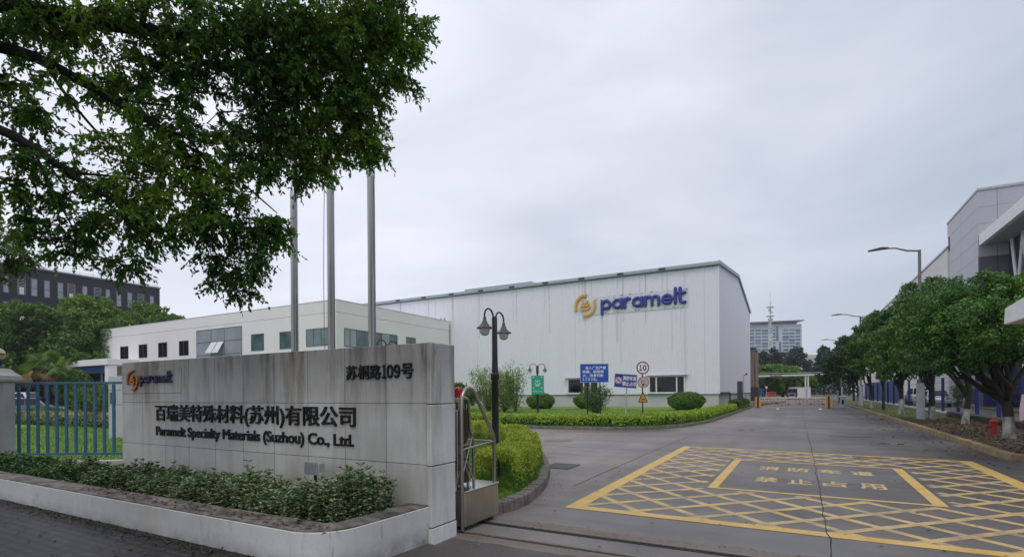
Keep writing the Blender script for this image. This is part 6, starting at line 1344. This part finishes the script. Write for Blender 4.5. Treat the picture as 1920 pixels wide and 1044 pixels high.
round_bush('clipped round bush behind the blue notice board', 1101, 752, 45.5, 26, 15.5, 8000, .12, seed=2)
round_bush('clipped round bush standing alone below the wide factory window', 1286, 753, 40.5, 33.5, 18, 12000, .11, seed=3)
m_shrub = leafmat('olive_shrub_leaf', (0.099, 0.180, 0.034), (0.176, 0.275, 0.055), (0.319, 0.423, 0.098), rough=.5, trans=.3, hue=.9)
def spray_shrub(label, u, vb, vt, d, spread, n, leaf, m, seed, nst=26, group=None, name='shrub', top=1.0):
    r_ = np.random.default_rng(seed); g_ = at(u, 735, d); g0 = Vector((g_.x, g_.y, .12)); H = (vb - vt) * d / F; t = thing(name, label, 'shrub', g0, 0, group); st_ = MB(); P, A = [], []
    for i in range(nst):
        az = r_.uniform(0, 6.28); sp_ = spread * d / F * r_.uniform(.15, 1) ** .7; h = H * r_.uniform(.62, 1.0) * (1 - .18 * (sp_ / (spread * d / F)) ** 2)
        e = g0 + Vector((math.cos(az) * sp_, math.sin(az) * sp_, h)); mid = g0.lerp(e, .35) + Vector((math.cos(az) * sp_ * .12, math.sin(az) * sp_ * .12, -h * .04)); Q = smooth_path3([g0, mid, e], 2)
        st_.tube(Q, [.028 * (1 - .85 * k_ / (len(Q) - 1)) for k_ in range(len(Q))], 4, caps=False)
        m_ = n // nst; tt = r_.uniform(.28, 1, m_) ** .8; idx = np.minimum((tt * (len(Q) - 1)).astype(int), len(Q) - 2); f = tt * (len(Q) - 1) - idx; QA = np.array([tuple(p) for p in Q]); p = QA[idx] * (1 - f[:, None]) + QA[idx + 1] * f[:, None]
        w = .16 * H * (1 - .55 * tt); P.append(p + r_.normal(size=(m_, 3)) * w[:, None] * .55); dd = unit((QA[-1] - QA[0])[None]); A.append(dd + r_.normal(size=(m_, 3)) * .6)
    st_.build('stems', mat('grey_brown_stem', (.10, .08, .06), .9), t); P = np.concatenate(P); A = np.concatenate(A); ln = r_.uniform(leaf * .7, leaf * 1.3, len(P))
    leaf_mesh('foliage', P, A, rdir(r_, len(P)), ln, ln * .42, m, t, simple=True); return t
spray_shrub('tall feathery olive shrub left of the near lamp post on the far lawn', 915, 772, 684, 41, 34, 3400, .15, m_shrub, 5, 34, 'feathery shrubs on the lawn')
spray_shrub('feathery olive shrub just right of the near lamp post on the far lawn', 946, 774, 694, 39, 30, 3000, .15, m_shrub, 6, 30, 'feathery shrubs on the lawn')
spray_shrub('thin sparse shrub with upright bare shoots nearest the poster lamp post', 966, 774, 680, 38, 26, 1900, .14, m_shrub, 7, 26, 'feathery shrubs on the lawn')
spray_shrub('loose vase shaped shrub with a dark base between the notice board posts', 1116, 778, 718, 33, 30, 2600, .13, leafmat('dull_shrub_leaf', (0.055, 0.101, 0.032), (0.091, 0.155, 0.046), (0.155, 0.228, 0.073), hue=.8), 8, 30)
c = at(872, 742, 43); puff_tree('small_tree', 'dense small green tree behind the folding gate on the far lawn', 'tree', None, (c.x, c.y, .12), [((c.x, c.y, .1), .12), ((c.x, c.y, .7), .1), ((c.x, c.y, 1.1), .08)], [ell(866, 738, 43, 24, 17), ell(885, 742, 43, 20, 18), ell(874, 752, 42, 26, 14), ell(860, 728, 43.5, 16, 10)], 5500, .17, leafmat('fresh_small_tree_leaf', (0.031, 0.081, 0.017), (0.063, 0.147, 0.025), (0.140, 0.238, 0.042), hue=.4), limb_r=.05, seed=90)
# ---- clipped hedges along the kerbs
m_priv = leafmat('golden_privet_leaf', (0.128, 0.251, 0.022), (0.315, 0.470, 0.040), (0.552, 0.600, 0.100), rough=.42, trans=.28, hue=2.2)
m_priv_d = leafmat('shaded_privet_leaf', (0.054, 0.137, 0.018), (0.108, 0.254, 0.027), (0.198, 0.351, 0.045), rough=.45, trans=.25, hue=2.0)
def hedge(name, label, path, width, h0, h1, n, leaf, m, mlow, seed, upright=.5, zb=.12, core=.72, wv=.06):
    r_ = np.random.default_rng(seed); Q = resample(path, .3); QA = np.array([tuple(p) for p in Q]); seg = np.linalg.norm(np.diff(QA, axis=0), axis=1); cum = np.concatenate([[0], np.cumsum(seg)])
    t = thing(name, label, 'hedge', tuple(Q[len(Q) // 2])[:2] + (zb,))
    s = r_.uniform(0, cum[-1], n); i = np.clip(np.searchsorted(cum, s) - 1, 0, len(seg) - 1); f = (s - cum[i]) / seg[i]; c = QA[i] * (1 - f[:, None]) + QA[i + 1] * f[:, None]; tg = unit(QA[i + 1] - QA[i]); nm = np.stack([-tg[:, 1], tg[:, 0], 0 * s], 1)
    lump = 1 + wv * np.sin(s * 2.3) + wv * .8 * np.sin(s * 5.1 + 1) + wv * .6 * np.sin(s * 9.7)
    H = (h0 + (h1 - h0) * s / cum[-1]) * lump; face = r_.random(n); u = np.where(face < .5, r_.uniform(-1, 1, n), np.sign(r_.normal(size=n)) * (1 - np.abs(r_.normal(size=n)) * .12)); z = np.where(face < .5, 1 - np.abs(r_.normal(size=n)) * .10, r_.uniform(.03, 1, n))
    u = np.clip(u, -1.06, 1.06); shrink = 1 - .16 * z ** 3
    P = c + nm * (u * width / 2 * shrink * (1 + .10 * np.sin(s * 4 + u * 3)))[:, None]; P[:, 2] = zb + z * H * (1 - .12 * u ** 4); P += r_.normal(size=(n, 3)) * leaf * .35
    P[:, 2] = np.maximum(P[:, 2], zb + .01)
    nn = nm * u[:, None] * np.where(face < .5, .3, 1.)[:, None]; nn[:, 2] += np.where(face < .5, 1., .25); N = unit(nn + r_.normal(size=(n, 3)) * .5); A = r_.normal(size=(n, 3)); A[:, 2] += upright * 2; ln = r_.uniform(leaf * .7, leaf * 1.3, n)
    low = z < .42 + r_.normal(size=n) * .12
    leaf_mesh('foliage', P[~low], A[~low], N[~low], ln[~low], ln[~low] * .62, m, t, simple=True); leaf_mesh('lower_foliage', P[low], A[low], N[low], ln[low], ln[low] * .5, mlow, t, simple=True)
    b = MB(); k = len(Q); off = [offset_path([Vector(p) for p in Q], w) for w in (-width * .36, width * .36)]; vs = []
    for j in range(k):
        hh = zb + (h0 + (h1 - h0) * j / k) * core
        for w in (0, 1): vs += [(off[w][j].x, off[w][j].y, zb), (off[w][j].x, off[w][j].y, hh)]
    fs = []
    for j in range(k - 1):
        a_ = 4 * j; fs += [(a_, a_ + 4, a_ + 5, a_ + 1), (a_ + 2, a_ + 3, a_ + 7, a_ + 6), (a_ + 1, a_ + 5, a_ + 7, a_ + 3)]
    fs += [(0, 1, 3, 2), (4 * k - 4, 4 * k - 2, 4 * k - 1, 4 * k - 3)]
    b.add(vs, fs)
    if core: b.build('twig_core', mat('dark_twig_mass', (.012, .016, .008), .95), t)
    return t
lh = offset_path(lawn_edge, .62)
lh1 = [p for p in lh if p.y < 44.0 and p.x > -22]; lh2 = [p for p in lh if p.y >= 44.4]
lh2 = [Vector((-4.45, y, 0)) for y in np.linspace(44.3, 52.6, 9)]
lh1 = lh1 + [Vector((-4.42, y, 0)) for y in (38, 41, 44)] if lh1[-1].y < 38 else lh1
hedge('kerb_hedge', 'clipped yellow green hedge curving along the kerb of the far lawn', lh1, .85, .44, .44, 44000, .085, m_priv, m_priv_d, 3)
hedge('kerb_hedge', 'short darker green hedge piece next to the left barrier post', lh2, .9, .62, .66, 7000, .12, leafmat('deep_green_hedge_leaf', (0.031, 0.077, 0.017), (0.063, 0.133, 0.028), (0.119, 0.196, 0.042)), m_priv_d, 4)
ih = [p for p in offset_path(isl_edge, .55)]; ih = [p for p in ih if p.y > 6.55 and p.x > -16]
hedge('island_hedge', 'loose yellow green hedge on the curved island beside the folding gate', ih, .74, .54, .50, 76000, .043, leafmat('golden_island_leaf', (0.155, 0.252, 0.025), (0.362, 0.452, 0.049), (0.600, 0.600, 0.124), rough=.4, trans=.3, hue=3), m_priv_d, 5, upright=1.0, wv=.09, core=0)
# loose upright shoots standing out of the island hedge
# ---- things seen through the blue fence
q0, q1 = on_z(30, 797), on_z(236, 806)
hedge('border_hedge', 'low pale yellow flowering hedge border seen through the blue fence', [q0, q0.lerp(q1, .5), q1], 1.1, .55, .55, 9000, .12, leafmat('pale_yellow_border_leaf', (0.065, 0.104, 0.026), (0.260, 0.273, 0.104), (0.600, 0.572, 0.312), hue=1.2), m_clip, 9)
pth = sheet('path', [tuple(on_z(-200, 787))[:2] + (0,), tuple(on_z(250, 797))[:2] + (0,), tuple(on_z(250, 781))[:2] + (0,), tuple(on_z(-200, 774))[:2] + (0,)], mat('pale_paving', (.42, .41, .38), .8), .135)
round_bush('big rounded yellow green bush behind the right half of the blue fence', 205, 748, 36, 34, 28, 7000, .18, leafmat('yellowish_bush_leaf', (0.059, 0.113, 0.017), (0.118, 0.208, 0.025), (0.274, 0.359, 0.042), hue=.5), 'round_bush', 'bushes behind the blue fence', 21)
round_bush('rounded yellow green bush behind the middle of the blue fence', 160, 752, 37.5, 30, 24, 6000, .18, MATS['yellowish_bush_leaf'], 'round_bush', 'bushes behind the blue fence', 22)
round_bush('fine leaved upright bush rising behind the fence beside the palm', 138, 726, 43, 24, 34, 6000, .20, m_clip, 'round_bush', 'bushes behind the blue fence', 23)
round_bush('low clipped dark bush in front of the parked navy car', 85, 774, 33, 46, 9, 5000, .13, m_clip, 'round_bush', 'bushes behind the blue fence', 24)
t = thing('planter_box', 'long dark planter box under the rounded bushes behind the blue fence', 'planter', tuple(at(165, 735, 34))[:2] + (0,), PSI)
b = MB(); b.bx(-1.7, 1.7, -.3, .3, .1, .5); b.build('planter_body', mat('dark_planter_stone', (.05, .05, .06), .7), t, bevel=.02, world=False)
# palm
pq = at(87, 735, 41); t = thing('fan_palm', 'fan palm with drooping brown lower fronds behind the blue fence', 'palm', (pq.x, pq.y, .1))
zc_ = 1.6 + (740 - 690) * 41 / F; b = MB(); b.tube([(pq.x, pq.y, 0), (pq.x + .05, pq.y, zc_ * .6), (pq.x, pq.y, zc_)], [.20, .17, .15], 10); b.build('trunk', mat('fibrous_palm_trunk', (.07, .05, .035), .95, bump=1, bscale=20), t, smooth=60)
m_palm = leafmat('palm_frond', (0.078, 0.157, 0.030), (0.133, 0.250, 0.043), (0.287, 0.395, 0.085), hue=.4); m_palm_d = mat('dry_palm_frond', (.20, .13, .06), .9, var=.3)
fr, fd = MB(), MB(); rs = random.Random(6)
for i in range(46):
    az = rs.uniform(0, 6.28); el = rs.uniform(-.55, 1.45); dry = el < -.25; mb = fd if dry else fr; L = rs.uniform(.75, 1.15); cdir = Vector((math.cos(az) * math.cos(el), math.sin(az) * math.cos(el), math.sin(el))); c0 = Vector((pq.x, pq.y, zc_)); hub = c0 + cdir * L
    sd_ = cdir.cross(Vector((0, 0, 1))).normalized(); sd_.rotate(Matrix.Rotation(rs.uniform(-1.0, 1.0), 3, cdir)); upv = sd_.cross(cdir); mb.tube([c0, hub], [.02, .012], 4, caps=False)
    for j in range(13):
        a_ = (j - 6) / 6 * 1.35; dv = cdir * math.cos(a_) + sd_ * math.sin(a_); w = .035; pv_ = dv.cross(upv).normalized(); e1 = hub + dv * .42 + Vector((0, 0, -.05)); e2 = hub + dv * .85 + Vector((0, 0, -.30))
        mb.add([hub - pv_ * .01, hub + pv_ * .01, e1 + pv_ * w, e2, e1 - pv_ * w], [(0, 1, 2, 4), (4, 2, 3)])
fr.build('fronds', m_palm, t); fd.build('dry_fronds', m_palm_d, t)
# pale clad pillar beside the stone wall
q = at(240, 735, 18.5); t = thing('clad_pillar', 'pale grey panel clad pillar half hidden behind the left end of the stone wall', 'pillar', (q.x, q.y, 0), PSI)
b = MB(); b.bx(-.47, .6, -.3, .3, .1, 2.28); b.build('shaft', mat('pale_grey_panel', (.46, .48, .49), .5, var=.05), t, world=False, bevel=.01)
b = MB(); b.bx(-.475, .605, -.305, .305, 1.28, 1.295); b.bx(-.475, .605, -.305, .305, 1.78, 1.795); b.bx(-.42, -.2, -.304, -.30, 1.32, 1.72); b.build('seam', m_frame_grey, t, world=False)
# ---- grass blades on the near island and along the lawn edge, leaf litter
def grass(name, P, h, m, seed):
    r_ = np.random.default_rng(seed); n = len(P); A = r_.normal(size=(n, 3)) * .45; A[:, 2] = 1; ln = r_.uniform(h * .5, h * 1.2, n)
    o = leaf_mesh(name, P, A, rdir(r_, n), ln, np.full(n, h * .14), m, simple=True); tag(o, kind='stuff'); return o
m_blade = leafmat('grass_blade', (0.063, 0.142, 0.014), (0.119, 0.238, 0.026), (0.210, 0.335, 0.048), trans=.3, hue=1.5)
def band(path, o0, o1, n, seed, z=.12):
    r_ = np.random.default_rng(seed); Q = np.array([tuple(p) for p in path]); seg = np.linalg.norm(np.diff(Q, axis=0), axis=1); cum = np.concatenate([[0], np.cumsum(seg)]); s = r_.uniform(0, cum[-1], n); i = np.clip(np.searchsorted(cum, s) - 1, 0, len(seg) - 1); f = (s - cum[i]) / np.maximum(seg[i], 1e-6); c = Q[i] * (1 - f[:, None]) + Q[i + 1] * f[:, None]; tg = unit(Q[i + 1] - Q[i]); nm = np.stack([-tg[:, 1], tg[:, 0], 0 * s], 1); P = c + nm * r_.uniform(o0, o1, n)[:, None]; P[:, 2] = z; return P
near = [p for p in isl_edge if p.x > -13]
P = np.concatenate([band(near, .16, 2.6, 26000, 1), band([p for p in lawn_edge if p.x > -16], .14, .35, 16000, 2, .125)]); P = P[(P[:, 1] > 5.75) & ~((P[:, 0] > -4.2) & (P[:, 1] < 5.85))]
grass('grass', P, .085, m_blade, 3)
P = np.stack([rng.uniform(-40, -4.8, 60000), rng.uniform(21.5, 42, 60000), np.full(60000, .125)], 1); grass('grass', P, .09, m_blade, 4)
P = np.stack([rng.uniform(-32, -9.5, 40000), rng.uniform(5.6, 13, 40000), np.full(40000, .12)], 1); grass('grass', P, .08, m_blade, 5)
def litter(name, P, size, seed):
    r_ = np.random.default_rng(seed); n = len(P); A = r_.normal(size=(n, 3)); A[:, 2] *= .12; N = r_.normal(size=(n, 3)) * .3; N[:, 2] = 1; ln = r_.uniform(size * .6, size * 1.3, n); P = P.copy(); P[:, 2] += .008
    tag(leaf_mesh(name, P, A, N, ln, ln * .5, m_litter, simple=True), kind='stuff')
litter('fallen_leaves', np.concatenate([np.stack([rng.uniform(4.25, 7.0, 5200), rng.uniform(15.6, 34, 5200), np.full(5200, .112)], 1), np.stack([4.0 - np.abs(rng.normal(size=260)) * .6, rng.uniform(14, 40, 260), np.zeros(260)], 1)]), .09, 1)
litter('fallen_leaves', np.concatenate([np.stack([rng.uniform(-11, -3.9, 160), 3.0 - np.abs(rng.normal(size=160)) * .45, np.full(160, .11)], 1), np.stack([rng.uniform(-3.3, 3.5, 110), rng.uniform(4.4, 12, 110), np.full(110, .012)], 1), np.stack([rng.uniform(-8, -3.5, 220), rng.uniform(3.1, 3.3, 220), np.full(220, .417)], 1)]), .05, 2)
P = np.stack([rng.uniform(4.3, 7.6, 9000), rng.uniform(30, 62, 9000), np.full(9000, .112)], 1); grass('grass', P, .07, leafmat('verge_grass_blade', (.04, .07, .015), (.085, .12, .03), (.18, .19, .06)), 6)

P = np.concatenate([band(near, -.28, -.01, 900, 41, .003), np.stack([rng.uniform(-3.2, 4, 700), 5.62 + rng.normal(size=700) * .12, np.full(700, .006)], 1), np.stack([rng.uniform(-3.2, 4, 500), 4.85 + rng.normal(size=500) * .1, np.full(500, .006)], 1), np.stack([4.02 - np.abs(rng.normal(size=700)) * .22, rng.uniform(14, 45, 700), np.full(700, .003)], 1)])
litter('grit', P, .022, 8); bpy.data.objects['grit'].data.materials[0] = mat('mixed_grit', (.07, .06, .05), .9, col2=(.34, .31, .27), scale=30)
litter('soil_crumbs', np.stack([rng.uniform(-13, -3.6, 900), 3.04 - np.abs(rng.normal(size=900)) * .10, np.full(900, .108)], 1), .035, 7)
bpy.data.objects['soil_crumbs'].data.materials[0] = m_soil
# ------------------------------------------------------------------ damp air
b = MB(); b.bx(-470, 470, -160, 650, -1.1, 78); o = b.build('haze', []); o['kind'] = 'stuff'
hm_ = bpy.data.materials.new('damp_air'); hm_.use_nodes = True; nt = hm_.node_tree; nt.nodes.remove(nt.nodes['Principled BSDF']); pv = nd(nt, 'ShaderNodeVolumePrincipled')
pv.inputs['Color'].default_value = (.86, .89, .95, 1); pv.inputs['Density'].default_value = .00038; pv.inputs['Anisotropy'].default_value = .2
nt.links.new(pv.outputs[0], nt.nodes['Material Output'].inputs['Volume']); o.data.materials.append(hm_)
